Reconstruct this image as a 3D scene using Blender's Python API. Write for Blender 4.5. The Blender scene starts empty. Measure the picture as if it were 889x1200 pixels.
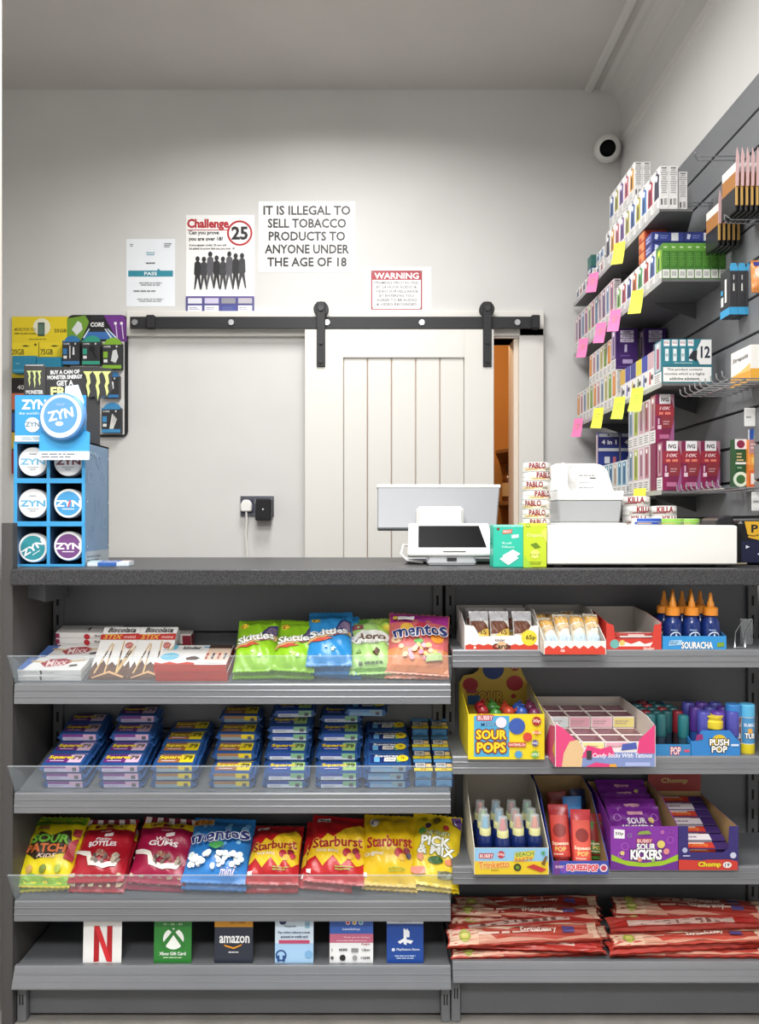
import bpy, bmesh, math, random
from mathutils import Vector, Matrix, Euler

random.seed(7)
scene = bpy.context.scene
COL = scene.collection
PI = math.pi
# the photograph's frame (889 x 1200): focal length in pixels, centre column, horizon row, eye height
F, CX, HY, H = 890.0, 444.5, 612.0, 1.165

# ---------------------------------------------------------------- camera
cd = bpy.data.cameras.new('camera')
cd.sensor_fit = 'VERTICAL'; cd.sensor_height = 36.0; cd.sensor_width = 36.0 * 889 / 1200
cd.lens = F / 1200 * 36.0
cd.shift_y = (HY - 600) / 1200
cd.clip_start = 0.05
cam = bpy.data.objects.new('camera', cd); COL.objects.link(cam)
cam.location = (0, 0, H); cam.rotation_euler = (PI / 2, 0, 0)
scene.camera = cam

# ---------------------------------------------------------------- world, lights, exposure
CEIL = H + 1.863                      # ceiling height
YB = 3.27                             # back wall
wd = bpy.data.worlds.new('shop_ambience'); scene.world = wd; wd.use_nodes = True
wd.node_tree.nodes['Background'].inputs[0].default_value = (0.92, 0.95, 1.0, 1)
wd.node_tree.nodes['Background'].inputs[1].default_value = 0.26
def area(name, loc, sx, sy, watts, spread=180, col=(1, 0.988, 0.97)):
    l = bpy.data.lights.new(name, 'AREA'); l.shape = 'RECTANGLE'; l.size = sx; l.size_y = sy
    l.energy = watts; l.color = col; l.spread = math.radians(spread)
    o = bpy.data.objects.new(name, l); COL.objects.link(o); o.location = loc
    return o
area('led_panel_till', (-0.2, 2.3, CEIL - 0.03), 0.6, 0.6, 19, 160)
area('led_panel_counter', (-0.2, 0.75, CEIL - 0.03), 1.2, 0.6, 36, 165)
area('led_panel_shop', (-0.2, -0.9, CEIL - 0.03), 1.2, 0.6, 62, 170)
vs = scene.view_settings
vs.view_transform = 'Standard'; vs.look = 'None'; vs.gamma = 1.0; vs.use_curve_mapping = False
vs.exposure = 0.63

# ---------------------------------------------------------------- materials
def lin(c):
    c = c.lstrip('#')
    r = []
    for i in (0, 2, 4):
        x = int(c[i:i + 2], 16) / 255
        r.append(x / 12.92 if x <= 0.04045 else ((x + 0.055) / 1.055) ** 2.4)
    return (r[0], r[1], r[2], 1)
_mc = {}
def M(col, rough=0.45, metal=0.0, kind=''):
    k = (col, rough, metal, kind)
    if k in _mc: return _mc[k]
    m = bpy.data.materials.new((kind or 'paint') + '_' + col.lstrip('#')); m.use_nodes = True
    nt = m.node_tree; N = nt.nodes; L = nt.links
    b = N['Principled BSDF']; c = lin(col)
    b.inputs['Base Color'].default_value = c
    b.inputs['Roughness'].default_value = rough
    b.inputs['Metallic'].default_value = metal
    m.diffuse_color = c
    def noise(scale, detail=4, vec=None):
        t = N.new('ShaderNodeTexNoise'); t.inputs['Scale'].default_value = scale; t.inputs['Detail'].default_value = detail
        tc = N.new('ShaderNodeTexCoord')
        if vec:
            mp = N.new('ShaderNodeMapping'); mp.inputs['Scale'].default_value = vec
            L.new(tc.outputs['Object'], mp.inputs['Vector']); L.new(mp.outputs[0], t.inputs['Vector'])
        else: L.new(tc.outputs['Object'], t.inputs['Vector'])
        return t
    def ramp(t, lo, hi, p0=0.35, p1=0.65):
        r = N.new('ShaderNodeValToRGB'); r.color_ramp.elements[0].position = p0; r.color_ramp.elements[1].position = p1
        r.color_ramp.elements[0].color = lo; r.color_ramp.elements[1].color = hi
        L.new(t.outputs['Fac'], r.inputs['Fac']); L.new(r.outputs['Color'], b.inputs['Base Color'])
    def bump(t, s, d=0.001):
        n = N.new('ShaderNodeBump'); n.inputs['Strength'].default_value = s; n.inputs['Distance'].default_value = d
        L.new(t.outputs['Fac'], n.inputs['Height']); L.new(n.outputs[0], b.inputs['Normal'])
    sc = lambda f: (min(c[0] * f, 1), min(c[1] * f, 1), min(c[2] * f, 1), 1)
    if kind == 'wall':
        t = noise(3.0); ramp(t, sc(0.97), sc(1.02)); bump(noise(160), 0.12)
    elif kind == 'speckle':
        t = noise(330, 3); ramp(t, sc(0.45), sc(1.75), 0.4, 0.66); bump(t, 0.08, 0.0005)
    elif kind == 'brushed':
        t = noise(5, 2); ramp(t, sc(0.97), sc(1.03)); bump(noise(400, 2), 0.03, 0.0003)
    elif kind == 'wood':
        t = noise(6, 5, (1, 1, 12)); ramp(t, sc(0.8), sc(1.15))
    elif kind == 'floor':
        t = noise(9, 6); ramp(t, sc(0.85), sc(1.1))
    elif kind == 'foil':
        t = noise(70, 2); bump(t, 0.35, 0.002)
    elif kind == 'clear':
        out = N['Material Output']
        tr = N.new('ShaderNodeBsdfTransparent'); tr.inputs[0].default_value = (0.96, 0.975, 0.985, 1)
        mx = N.new('ShaderNodeMixShader'); mx.inputs[0].default_value = metal
        b.inputs['Metallic'].default_value = 0
        L.new(tr.outputs[0], mx.inputs[1]); L.new(b.outputs[0], mx.inputs[2]); L.new(mx.outputs[0], out.inputs[0])
    elif kind == 'glass':
        b.inputs['Transmission Weight'].default_value = 0.65; b.inputs['IOR'].default_value = 1.4
    elif kind == 'matte':
        b.inputs['Specular IOR Level'].default_value = 0.06
    elif kind == 'glow':
        b.inputs['Emission Color'].default_value = c; b.inputs['Emission Strength'].default_value = 1.0
    _mc[k] = m
    return m
def mt(x): return M(x) if isinstance(x, str) else x

# ---------------------------------------------------------------- mesh helpers
class MB:
    def __init__(s): s.v = []; s.f = []; s.mi = []; s.mats = []
    def idx(s, m):
        m = mt(m)
        if m not in s.mats: s.mats.append(m)
        return s.mats.index(m)
    def add(s, v, f, m):
        o = len(s.v); s.v += [tuple(p) for p in v]; i = s.idx(m)
        for q in f: s.f.append(tuple(a + o for a in q)); s.mi.append(i)
        return s
    def box(s, x0, x1, y0, y1, z0, z1, m):
        v = [(x, y, z) for x in (x0, x1) for y in (y0, y1) for z in (z0, z1)]
        return s.add(v, [(0, 1, 3, 2), (4, 6, 7, 5), (0, 4, 5, 1), (2, 3, 7, 6), (0, 2, 6, 4), (1, 5, 7, 3)], m)
    def hexa(s, v, m):                       # 8 corners: bottom ring of four, then top ring of four
        return s.add(v, [(3, 2, 1, 0), (4, 5, 6, 7), (0, 1, 5, 4), (1, 2, 6, 5), (2, 3, 7, 6), (3, 0, 4, 7)], m)
    def prism(s, poly, a0, a1, m, axis='y'):  # polygon (p, q) swept along an axis
        def P(p, a):
            return {'y': (p[0], a, p[1]), 'x': (a, p[0], p[1]), 'z': (p[0], p[1], a)}[axis]
        n = len(poly); v = [P(p, a0) for p in poly] + [P(p, a1) for p in poly]
        f = [tuple(range(n)), tuple(range(2 * n - 1, n - 1, -1))] + [(i, i + n, (i + 1) % n + n, (i + 1) % n) for i in range(n)]
        return s.add(v, f, m)
    def lathe(s, prof, m, c=(0, 0, 0), n=20, axis='z', cap=True):
        v = []
        for r, z in prof:
            for k in range(n):
                a = 2 * PI * k / n; x, y = r * math.cos(a), r * math.sin(a)
                p = (x, y, z) if axis == 'z' else ((x, z, y) if axis == 'y' else (z, x, y))
                v.append((c[0] + p[0], c[1] + p[1], c[2] + p[2]))
        f = [(i * n + k, i * n + (k + 1) % n, (i + 1) * n + (k + 1) % n, (i + 1) * n + k) for i in range(len(prof) - 1) for k in range(n)]
        if cap: f += [tuple(range(n - 1, -1, -1)), tuple(range((len(prof) - 1) * n, len(prof) * n))]
        return s.add(v, f, m)
    def tube(s, pts, r, m, n=6):
        pts = [Vector(p) for p in pts]; v = []
        for i, p in enumerate(pts):
            d = (pts[min(i + 1, len(pts) - 1)] - pts[max(i - 1, 0)]).normalized()
            a = d.cross(Vector((0, 0, 1)) if abs(d.z) < 0.9 else Vector((1, 0, 0))).normalized(); b = d.cross(a)
            for k in range(n):
                t = 2 * PI * k / n; v.append(p + a * (r * math.cos(t)) + b * (r * math.sin(t)))
        f = [(i * n + k, i * n + (k + 1) % n, (i + 1) * n + (k + 1) % n, (i + 1) * n + k) for i in range(len(pts) - 1) for k in range(n)]
        f += [tuple(range(n - 1, -1, -1)), tuple(range((len(pts) - 1) * n, len(pts) * n))]
        return s.add(v, f, m)
    def mesh(s, name, bev=0.0, smooth=False, fix=True):
        me = bpy.data.meshes.new(name); me.from_pydata(s.v, [], s.f)
        for m in s.mats: me.materials.append(m)
        me.polygons.foreach_set('material_index', s.mi)
        if fix or bev:
            bm = bmesh.new(); bm.from_mesh(me)
            if fix: bmesh.ops.recalc_face_normals(bm, faces=bm.faces)
            if bev:
                ed = [e for e in bm.edges if len(e.link_faces) == 2 and e.calc_face_angle(0) > 0.5]
                bmesh.ops.bevel(bm, geom=ed, offset=bev, segments=1, affect='EDGES', clamp_overlap=True)
            bm.to_mesh(me); bm.free()
        if smooth:
            me.polygons.foreach_set('use_smooth', [True] * len(me.polygons)); me.set_sharp_from_angle(angle=0.7)
        me.update()
        return me
    def obj(s, name, parent=None, loc=(0, 0, 0), rot=(0, 0, 0), bev=0.0, smooth=False, fix=True):
        return link(name, s.mesh(name, bev, smooth, fix), parent, loc, rot)
def link(name, data, parent=None, loc=(0, 0, 0), rot=(0, 0, 0)):
    o = bpy.data.objects.new(name, data); COL.objects.link(o)
    o.parent = parent; o.location = loc; o.rotation_euler = rot
    return o
def tag(o, label, cat, group=None):
    o['label'] = label; o['category'] = cat
    if group: o['group'] = group
    return o
def thing(name, label, cat, loc=(0, 0, 0), rot=(0, 0, 0), group=None):
    return tag(link(name, None, None, loc, rot), label, cat, group)
def struct(o): o['kind'] = 'structure'; return o
def dup(root, loc=None, rot=None, label=None, group=None, parent=None):
    r = root.copy(); COL.objects.link(r); r.parent = parent
    if loc is not None: r.location = loc
    if rot is not None: r.rotation_euler = rot
    if label: r['label'] = label
    if group: r['group'] = group
    for ch in root.children: dup(ch, parent=r)
    return r
def W(px, py, Y):                            # the point at distance Y that the photograph shows at (px, py)
    return Vector(((px - CX) * Y / F, Y, H - (py - HY) * Y / F))
def X(px, Y): return (px - CX) * Y / F
def Z(py, Y): return H - (py - HY) * Y / F

# ---------------------------------------------------------------- flat print on faces
_tc = {}
def glyphs(t, bold=0.0, shear=0.0, fine=False):
    k = (t, bold, shear, fine)
    if k not in _tc:
        cu = bpy.data.curves.new('t', 'FONT'); cu.body = t; cu.offset = bold; cu.resolution_u = 2; cu.shear = shear
        ob = bpy.data.objects.new('t', cu); me = ob.to_mesh()
        v = [(p.co.x, p.co.y) for p in me.vertices]; f = [tuple(p.vertices) for p in me.polygons]
        if fine:                                             # smaller triangles, for print that follows a curved bag
            bm = bmesh.new(); bm.from_mesh(me); bmesh.ops.triangulate(bm, faces=bm.faces)
            for _ in range(3):
                e = [e for e in bm.edges if e.calc_length() > 0.22]
                if not e: break
                bmesh.ops.subdivide_edges(bm, edges=e, cuts=1); bmesh.ops.triangulate(bm, faces=bm.faces)
            bm.verts.index_update(); v = [(q.co.x, q.co.y) for q in bm.verts]; f = [tuple(q.index for q in p.verts) for p in bm.faces]; bm.free()
        ob.to_mesh_clear(); bpy.data.objects.remove(ob); bpy.data.curves.remove(cu)
        _tc[k] = (v, f, (min(p[0] for p in v), max(p[0] for p in v), min(p[1] for p in v), max(p[1] for p in v)))
    return _tc[k]
class Art:
    """flat print on a face: u, v run 0..1 over the face; each layer lies a hair above the last"""
    def __init__(s, O=None, ux=None, uy=None, S=None, W=None, Hh=None, base=0.0004, step=0.00012):
        s.S = S
        if S is None:
            s.O = Vector(O); s.ux = Vector(ux); s.uy = Vector(uy); s.n = s.ux.cross(s.uy).normalized()
            s.W = s.ux.length; s.Hh = s.uy.length
        else: s.W = W; s.Hh = Hh
        s.off = base; s.step = step; s.parts = {}
    def P(s, u, v):
        if s.S: p, n = s.S(u, v); return p + n * s.off
        return s.O + s.ux * u + s.uy * v + s.n * s.off
    def emit(s, uv, faces, col, part='print', keep=False):
        s.parts.setdefault(part, MB()).add([s.P(*q) for q in uv], faces, col)
        if not keep: s.off += s.step
        return s
    def rect(s, u0, v0, u1, v1, col, part='print', keep=False):
        nx, ny = (max(1, int((u1 - u0) * 14)), max(1, int((v1 - v0) * 14))) if s.S else (1, 1)
        uv = [(u0 + (u1 - u0) * i / nx, v0 + (v1 - v0) * j / ny) for j in range(ny + 1) for i in range(nx + 1)]
        f = [(j * (nx + 1) + i, j * (nx + 1) + i + 1, (j + 1) * (nx + 1) + i + 1, (j + 1) * (nx + 1) + i) for j in range(ny) for i in range(nx)]
        return s.emit(uv, f, col, part, keep)
    def poly(s, pts, col, part='print', keep=False):
        if not s.S: return s.emit(pts, [tuple(range(len(pts)))], col, part, keep)
        bm = bmesh.new(); fc = bm.faces.new([bm.verts.new((p[0], p[1], 0)) for p in pts])
        if fc.normal.z < 0 or (fc.normal_update() or fc.normal.z < 0): bmesh.ops.reverse_faces(bm, faces=[fc])
        bmesh.ops.triangulate(bm, faces=bm.faces)
        for _ in range(4):
            e = [e for e in bm.edges if e.calc_length() > 0.07]
            if not e: break
            bmesh.ops.subdivide_edges(bm, edges=e, cuts=1); bmesh.ops.triangulate(bm, faces=bm.faces)
        bm.verts.index_update()
        s.emit([(v.co.x, v.co.y) for v in bm.verts], [tuple(v.index for v in q.verts) for q in bm.faces], col, part, keep)
        bm.free(); return s
    def circ(s, u, v, r, col, ry=None, part='print', n=20, keep=False, rot=0):
        ru = r * s.Hh / s.W; ry = ry or r; c, si = math.cos(math.radians(rot)), math.sin(math.radians(rot))
        k = s.Hh / s.W
        def q(a):
            x, y = r * math.cos(a), ry * math.sin(a); return (u + (x * c - y * si) * k, v + x * si + y * c)
        return s.poly([q(2 * PI * i / n) for i in range(n)], col, part, keep)
    def ring(s, u, v, r, t, col, part='print', n=24):
        k = s.Hh / s.W
        uv = [(u + rr * k * math.cos(2 * PI * i / n), v + rr * math.sin(2 * PI * i / n)) for rr in (r, r - t) for i in range(n)]
        return s.emit(uv, [(i, (i + 1) % n, (i + 1) % n + n, i + n) for i in range(n)], col, part)
    def star(s, u, v, r, r2, n, col, part='print'):
        k = s.Hh / s.W
        return s.poly([(u + (r if i % 2 else r2) * k * math.cos(PI * i / n), v + (r if i % 2 else r2) * math.sin(PI * i / n)) for i in range(2 * n)], col, part)
    def text(s, t, u, v, h, col, w=None, bold=0.02, rot=0, shear=0, out=None, ow=0.05, part='lettering'):
        heavy = bold; bold = min(bold, 0.015)
        _, _, (x0, x1, y0, y1) = glyphs(t, bold, shear)
        hm = h * s.Hh; wm = w * s.W if w else hm * (x1 - x0) / (y1 - y0)
        c, si = math.cos(math.radians(rot)), math.sin(math.radians(rot))
        def lay(bl, colr, rad, n):
            vv, ff, _ = glyphs(t, bl, shear, s.S is not None and out is not None)
            for q in range(max(n, 1)):
                ox, oy = (rad * math.cos(2 * PI * q / n), rad * math.sin(2 * PI * q / n)) if n else (0, 0); uv = []
                for x, y in vv:
                    a = ((x - x0) / (x1 - x0) - 0.5) * wm + ox; b = ((y - y0) / (y1 - y0) - 0.5) * hm + oy
                    uv.append((u + (a * c - b * si) / s.W, v + (a * si + b * c) / s.Hh))
                s.emit(uv, ff, colr, part, keep=True); s.off += 0.00002 if n else 0
            s.off += s.step
        ext = max(0.0, heavy - 0.02) * hm
        if out: lay(bold, out, ext + ow * hm * 1.2, 8)
        lay(bold, col, ext, 6 if ext > 0 else 0)
        return s
    def lines(s, u0, v0, u1, v1, n, col, seed=1, thick=0.45, center=False, part='print'):
        rd = random.Random(seed); p = (v1 - v0) / n; uv = []; f = []
        for i in range(n):
            y = v0 + p * (i + 0.5 - thick / 2); u = u0
            end = u0 + (u1 - u0) * rd.uniform(0.6, 1)
            sh = (u1 - end) / 2 if center else 0
            while u < end:
                w = min((u1 - u0) * rd.uniform(0.06, 0.2), end - u)
                o = len(uv); uv += [(u + sh, y), (u + w + sh, y), (u + w + sh, y + p * thick), (u + sh, y + p * thick)]
                f.append((o, o + 1, o + 2, o + 3)); u += w + (u1 - u0) * 0.025
        return s.emit(uv, f, col, part)
    def bars(s, u0, v0, u1, v1, seed=3, bg='#f4f4f2', col='#222222'):
        s.rect(u0, v0, u1, v1, bg); rd = random.Random(seed); uv = []; f = []; u = u0 + (u1 - u0) * 0.12
        while u < u1 - (u1 - u0) * 0.14:
            w = (u1 - u0) * rd.uniform(0.02, 0.07); o = len(uv); a = v0 + (v1 - v0) * 0.15; b = v1 - (v1 - v0) * 0.12
            uv += [(u, a), (u + w, a), (u + w, b), (u, b)]; f.append((o, o + 1, o + 2, o + 3)); u += w + (u1 - u0) * rd.uniform(0.03, 0.06)
        return s.emit(uv, f, col)
    def build(s, parent):
        r = []
        for n, b in s.parts.items(): r.append(link(n, b.mesh(n, fix=False), parent))
        s.parts = {}
        return r
def face(w, d, h, side):                      # art on one face of a box standing on its origin
    if side == 'front': return Art((-w / 2, -d / 2, 0), (w, 0, 0), (0, 0, h))
    if side == 'back': return Art((w / 2, d / 2, 0), (-w, 0, 0), (0, 0, h))
    if side == 'left': return Art((-w / 2, d / 2, 0), (0, -d, 0), (0, 0, h))
    if side == 'right': return Art((w / 2, -d / 2, 0), (0, d, 0), (0, 0, h))
    if side == 'top': return Art((-w / 2, -d / 2, h), (w, 0, 0), (0, d, 0))
def carton(name, label, cat, w, d, h, col, arts=None, loc=(0, 0, 0), rot=(0, 0, 0), group=None, bev=0.0012):
    b = MB(); b.box(-w / 2, w / 2, -d / 2, d / 2, 0, h, mt(col))
    o = tag(b.obj(name, None, loc, rot, bev=bev), label, cat, group)
    for sd, fn in (arts or {}).items():
        a = face(w, d, h, sd); fn(a); a.build(o)
    return o

# ================================================================ the room
WHITE = M('#d3d2d0', 0.8, 0, 'wall'); CEILM = M('#cfcbc7', 0.9, 0, 'wall'); TRIM = M('#d6d3d0', 0.45)
XR, XL = 1.036, -1.95
def wall_with_hole():
    x0, x1, z1 = X(395, YB), X(607, YB), Z(397, YB)       # the doorway behind the sliding door
    b = MB(); t = 0.12; A, B = XL, XR + 0.1
    b.box(A, x0, YB, YB + t, 0, CEIL, WHITE); b.box(x1, B, YB, YB + t, 0, CEIL, WHITE); b.box(x0, x1, YB, YB + t, z1, CEIL, WHITE)
    return struct(b.obj('wall_back'))
wall_with_hole()
struct(MB().box(XL - 0.1, XR + 0.1, -3, YB + 0.12, CEIL, CEIL + 0.1, CEILM).obj('ceiling'))
struct(MB().box(XL - 0.1, XR + 0.1, -3, YB + 1.4, -0.06, 0, M('#8a8681', 0.5, 0, 'floor')).obj('floor'))
struct(MB().box(XR, XR + 0.1, -3, YB, 0, CEIL, WHITE).obj('wall_right'))
struct(MB().box(XL - 0.1, XL, -3, YB, 0, CEIL, WHITE).obj('wall_left'))
struct(MB().box(-1.45, -0.902, 1.70, 1.815, 0, CEIL, M('#cfc9c0', 0.7, 0, 'wall')).obj('pillar'))
# coving and mouldings along the ceiling edge over the slat wall
x_strip, x_cove, zc = X(684, YB), X(705, YB), CEIL
struct(MB().prism([(x_strip, zc), (x_strip + 0.006, zc - 0.014), (x_strip + 0.03, zc - 0.018), (x_strip + 0.04, zc - 0.006), (x_strip + 0.045, zc)], -3, YB - 0.001, TRIM).obj('trim_1', bev=0.002))
cv = [(x_cove - 0.01, zc), (x_cove, zc - 0.012)]
for k in range(7):
    a = PI / 2 * k / 6; cv.append((x_cove + 0.004 + (XR - x_cove - 0.008) * math.sin(a), zc - 0.016 - 0.075 * (1 - math.cos(a))))
cv += [(XR, zc - 0.098), (XR, zc)]
struct(MB().prism(cv, -3, YB - 0.001, TRIM).obj('trim_2'))
zr = Z(172, YB)
struct(MB().prism([(XR, zr + 0.03), (XR - 0.007, zr + 0.026), (XR - 0.009, zr + 0.012), (XR - 0.018, zr + 0.008), (XR - 0.02, zr - 0.004), (XR - 0.006, zr - 0.01), (XR - 0.004, zr - 0.022), (XR, zr - 0.026)], -3, YB - 0.001, TRIM).obj('trim_3'))
# door casing and head board
DW = M('#dedcd6', 0.4)
struct(MB().box(X(607, YB), X(636, YB), YB - 0.022, YB, 0, Z(386, YB), DW).obj('trim_4', bev=0.003))
struct(MB().box(X(578, YB), X(607, YB), YB - 0.012, YB + 0.12, Z(397, YB), Z(388, YB), DW).obj('trim_5', bev=0.002))
jm = X(607, YB)
struct(MB().box(jm - 0.02, jm, YB - 0.004, YB + 0.13, 0, Z(397, YB), M('#e3d6c6', 0.5)).obj('trim_6', bev=0.002))
hb = MB().box(X(150, YB), X(636, YB), YB - 0.022, YB, Z(395, YB), Z(366, YB), DW).obj('trim_7', bev=0.002); struct(hb)
# the storeroom behind the doorway
SR = M('#b98a4e', 0.85, 0, 'wall')
ys = YB + 0.12
struct(MB().box(X(300, YB), X(700, YB), ys + 1.15, ys + 1.2, 0, 2.35, SR).obj('wall_store_back'))
struct(MB().box(X(700, YB), X(700, YB) + 0.05, ys, ys + 1.2, 0, 2.35, SR).obj('wall_store_side'))
struct(MB().box(X(300, YB) - 0.05, X(300, YB), ys, ys + 1.2, 0, 2.35, SR).obj('wall_store_end'))
struct(MB().box(X(300, YB), X(700, YB), ys, ys + 1.2, 2.35, 2.4, SR).obj('ceiling_store'))
bl = bpy.data.lights.new('store_bulb', 'POINT'); bl.energy = 9; bl.color = (1, 0.72, 0.42); bl.shadow_soft_size = 0.05
bo = bpy.data.objects.new('store_bulb', bl); COL.objects.link(bo); bo.location = (X(560, YB), ys + 0.35, 2.15)
yy = ys + 0.42
for i, py in enumerate((530, 592)):
    r = thing('storeroom_shelf', 'narrow brown wooden shelf seen through the door gap, %s' % ('above the bottle' if i == 0 else 'under the bottle'), 'shelf', (0, 0, 0))
    zz = Z(py, yy); x0 = X(584, yy)
    MB().prism([(x0 + 0.035, yy), (X(700, YB), yy), (X(700, YB), ys + 1.15), (x0 + 0.12, ys + 1.15), (x0, yy + 0.1)], zz, zz + 0.02, M('#8a6238', 0.6, 0, 'wood'), 'z').obj('board', r, bev=0.002)
    MB().box(X(700, YB) - 0.02, X(700, YB), yy + 0.05, yy + 0.3, zz - 0.03, zz, M('#7a552e', 0.6)).obj('batten', r)
def bottle(px, py, h, r, label):
    t = thing('bottle', label, 'bottle', (X(px, yy + 0.07), yy + 0.07, Z(py, yy) + 0.021))
    MB().lathe([(r, 0), (r, h * 0.62), (r * 0.9, h * 0.7), (r * 0.4, h * 0.8), (r * 0.38, h)], M('#5b3115', 0.3), n=14).obj('glass', t, smooth=True)
    MB().lathe([(r + 0.0006, h * 0.15), (r + 0.0006, h * 0.55)], M('#cdb489'), n=14, cap=False).obj('paper_label', t, smooth=True)
    MB().lathe([(r * 0.44, h * 0.9), (r * 0.44, h * 1.06)], M('#2e1a10'), n=12).obj('cap', t, smooth=True)
bottle(596, 592, 0.17, 0.035, 'brown bottle with cream label on the storeroom shelf')
bottle(602, 530, 0.13, 0.022, 'dark bottle standing on the higher storeroom shelf')
# ================================================================ sliding door, rail, socket, notices on the back wall
BLK = M('#17171a', 0.5); STEEL = M('#b9bcc0', 0.3, 1.0)
yd = YB - 0.075                                            # face of the sliding door
d = thing('sliding_door', 'white boarded barn style sliding door hanging from the black rail', 'door', (X(467, yd), yd, 0))
def dx(px): return X(px, yd) - X(467, yd)
def dz(py): return Z(py, yd)
zt, zb, zm = dz(386), 0.02, dz(419)
for a, b_ in ((357, 402), (544, 578.5)):
    MB().box(dx(a), dx(b_), 0, 0.035, zb, zt, DW).obj('stile', d, bev=0.0015)
for z0, z1 in ((zm, zt), (zb, 0.3), (0.78, 0.9)):
    MB().box(dx(402), dx(544), 0, 0.035, z0, z1, DW).obj('rail', d, bev=0.0015)
n = 5
for i in range(n):
    a = dx(402 + 142 * i / n); b_ = dx(402 + 142 * (i + 1) / n)
    MB().box(a + 0.0012, b_ - 0.0012, 0.009, 0.03, 0.05, zm + 0.01, DW).obj('plank', d, bev=0.004)
for px in (376, 570.5):
    hg = MB().box(dx(px - 5), dx(px + 5), -0.008, 0, dz(430), dz(354), BLK).obj('hanger_strap', d, bev=0.002)
    MB().lathe([(0.032, -0.014), (0.032, 0.012)], BLK, (dx(px), 0.012, dz(362)), 24, 'y').obj('roller', hg, bev=0.002)
    MB().lathe([(0.012, -0.014), (0.012, -0.006)], M('#2c2c30', 0.4), (dx(px), 0, dz(362)), 6, 'y').obj('axle_bolt', hg)
    for py in (402, 424):
        MB().lathe([(0.009, -0.014), (0.009, -0.006)], M('#0c0c0e', 0.4), (dx(px), 0, dz(py)), 6, 'y').obj('bolt', hg)
yr = YB - 0.06
t = thing('door_rail', 'long flat black steel rail carrying the sliding door rollers', 'rail', (X(393, yr), yr, Z(378, yr)))
rx = lambda px: X(px, yr) - X(393, yr)
MB().box(rx(152), rx(632), 0, 0.008, -0.0255, 0.0255, BLK).obj('bar', t, bev=0.0015)
for px in (158, 271, 383, 494, 606):
    MB().lathe([(0.013, -0.006), (0.013, 0)], STEEL, (rx(px), 0, 0.0), 14, 'y').obj('bolt', t, bev=0.001)
    MB().lathe([(0.012, 0.008), (0.012, 0.038)], BLK, (rx(px), 0, 0.0), 10, 'y').obj('spacer', t)
for px in (177, 627):
    MB().box(rx(px - 5), rx(px + 5), -0.014, 0.012, -0.028, 0.03, BLK).obj('end_stop', t, bev=0.004)
# double socket
ys_ = YB - 0.01
t = thing('wall_socket', 'chrome double wall socket behind the counter with a plug in it', 'socket', (X(302, YB), YB, Z(593, YB)))
MB().box(-0.074, 0.07, -0.01, 0, -0.043, 0.043, M('#9a9ba3', 0.25, 0.9)).obj('plate', t, bev=0.002)
MB().box(-0.01, 0.006, -0.013, -0.009, 0.01, 0.03, M('#f2f2f2')).obj('switch', t, bev=0.001)
MB().box(-0.07, -0.015, -0.0115, -0.0095, -0.03, 0.03, M('#3a3c4a', 0.4)).obj('insert', t)
t = thing('plug', 'white mains plug with cable hanging from the wall socket', 'plug', (X(290, YB), YB - 0.0116, Z(593, YB)))
MB().prism([(-0.022, -0.024), (0.022, -0.024), (0.024, 0.006), (0.012, 0.026), (-0.012, 0.026), (-0.024, 0.006)], -0.03, 0, M('#efeeea')).obj('plug_body', t, bev=0.004)
MB().tube([(0, -0.022, -0.02), (0.002, -0.022, -0.06), (-0.002, -0.02, -0.12), (0.003, -0.016, -0.2), (0.0, -0.016, -0.42)], 0.0042, M('#e4e2dd')).obj('cable', t, smooth=True)
t = thing('power_adapter', 'black square power adapter plugged into the wall socket', 'adapter', (X(310.5, YB), YB - 0.0101, Z(597, YB)))
MB().box(-0.033, 0.033, -0.05, 0, -0.048, 0.045, M('#0d0d10', 0.45)).obj('case', t, bev=0.004)
MB().lathe([(0.004, -0.0508), (0.004, -0.05)], M('#c9c9c9'), (0, 0, 0), 10, 'y').obj('indicator', t)
# notices
def notice(name, label, px0, py0, px1, py1, fn, cat='sign', col='#f3f2f0', tilt=0.0, th=0.0008):
    y = YB - 0.0002; w = X(px1, y) - X(px0, y); h = Z(py0, y) - Z(py1, y)
    b = MB().box(-w / 2, w / 2, -th, 0, -h / 2, h / 2, M(col, 0.6))
    o = tag(b.obj(name, None, (X((px0 + px1) / 2, y), y, Z((py0 + py1) / 2, y)), (0, tilt, 0)), label, cat)
    a = Art((-w / 2, -th, -h / 2), (w, 0, 0), (0, 0, h), base=0.0003); fn(a); a.build(o)
    return o
K = '#1b1a1c'
def f(a):
    for i, (s, w) in enumerate((('IT IS ILLEGAL TO', .9), ('SELL TOBACCO', .81), ('PRODUCTS TO', .79), ('ANYONE UNDER', .87), ('THE AGE OF 18', .82))):
        a.text(s, .5, .872 - .182 * i, .128, K, w=w, bold=0.034)
notice('tobacco_age_notice', 'white landscape notice in large black capitals about tobacco sales', 303, 236, 416, 319, f)
def f(a):
    a.rect(.13, .075, .87, .925, '#a33a48').rect(.15, .095, .85, .905, '#f4f2f2')
    a.rect(.15, .72, .85, .905, '#a8323f').text('WARNING', .5, .81, .13, '#ffffff', w=.64, bold=.035)
    for i, (s, w) in enumerate((('PREMISES PROTECTED', .64), ('BY 24 HOUR AUDIO &', .58), ('VIDEO SURVEILLANCE', .62), ('BY ENTERING YOU', .5), ('AGREE TO BE AUDIO', .58), ('& VIDEO RECORDED', .58))):
        a.text(s, .5, .66 - .094 * i, .055, '#6d6a70', w=w)
    for u in (.155, .845):
        for v in (.11, .89): a.circ(u, v, .014, '#8a8a8a', n=8)
notice('warning_notice', 'small white WARNING surveillance notice with a dark red border', 424, 313, 505, 367, f)
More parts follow.
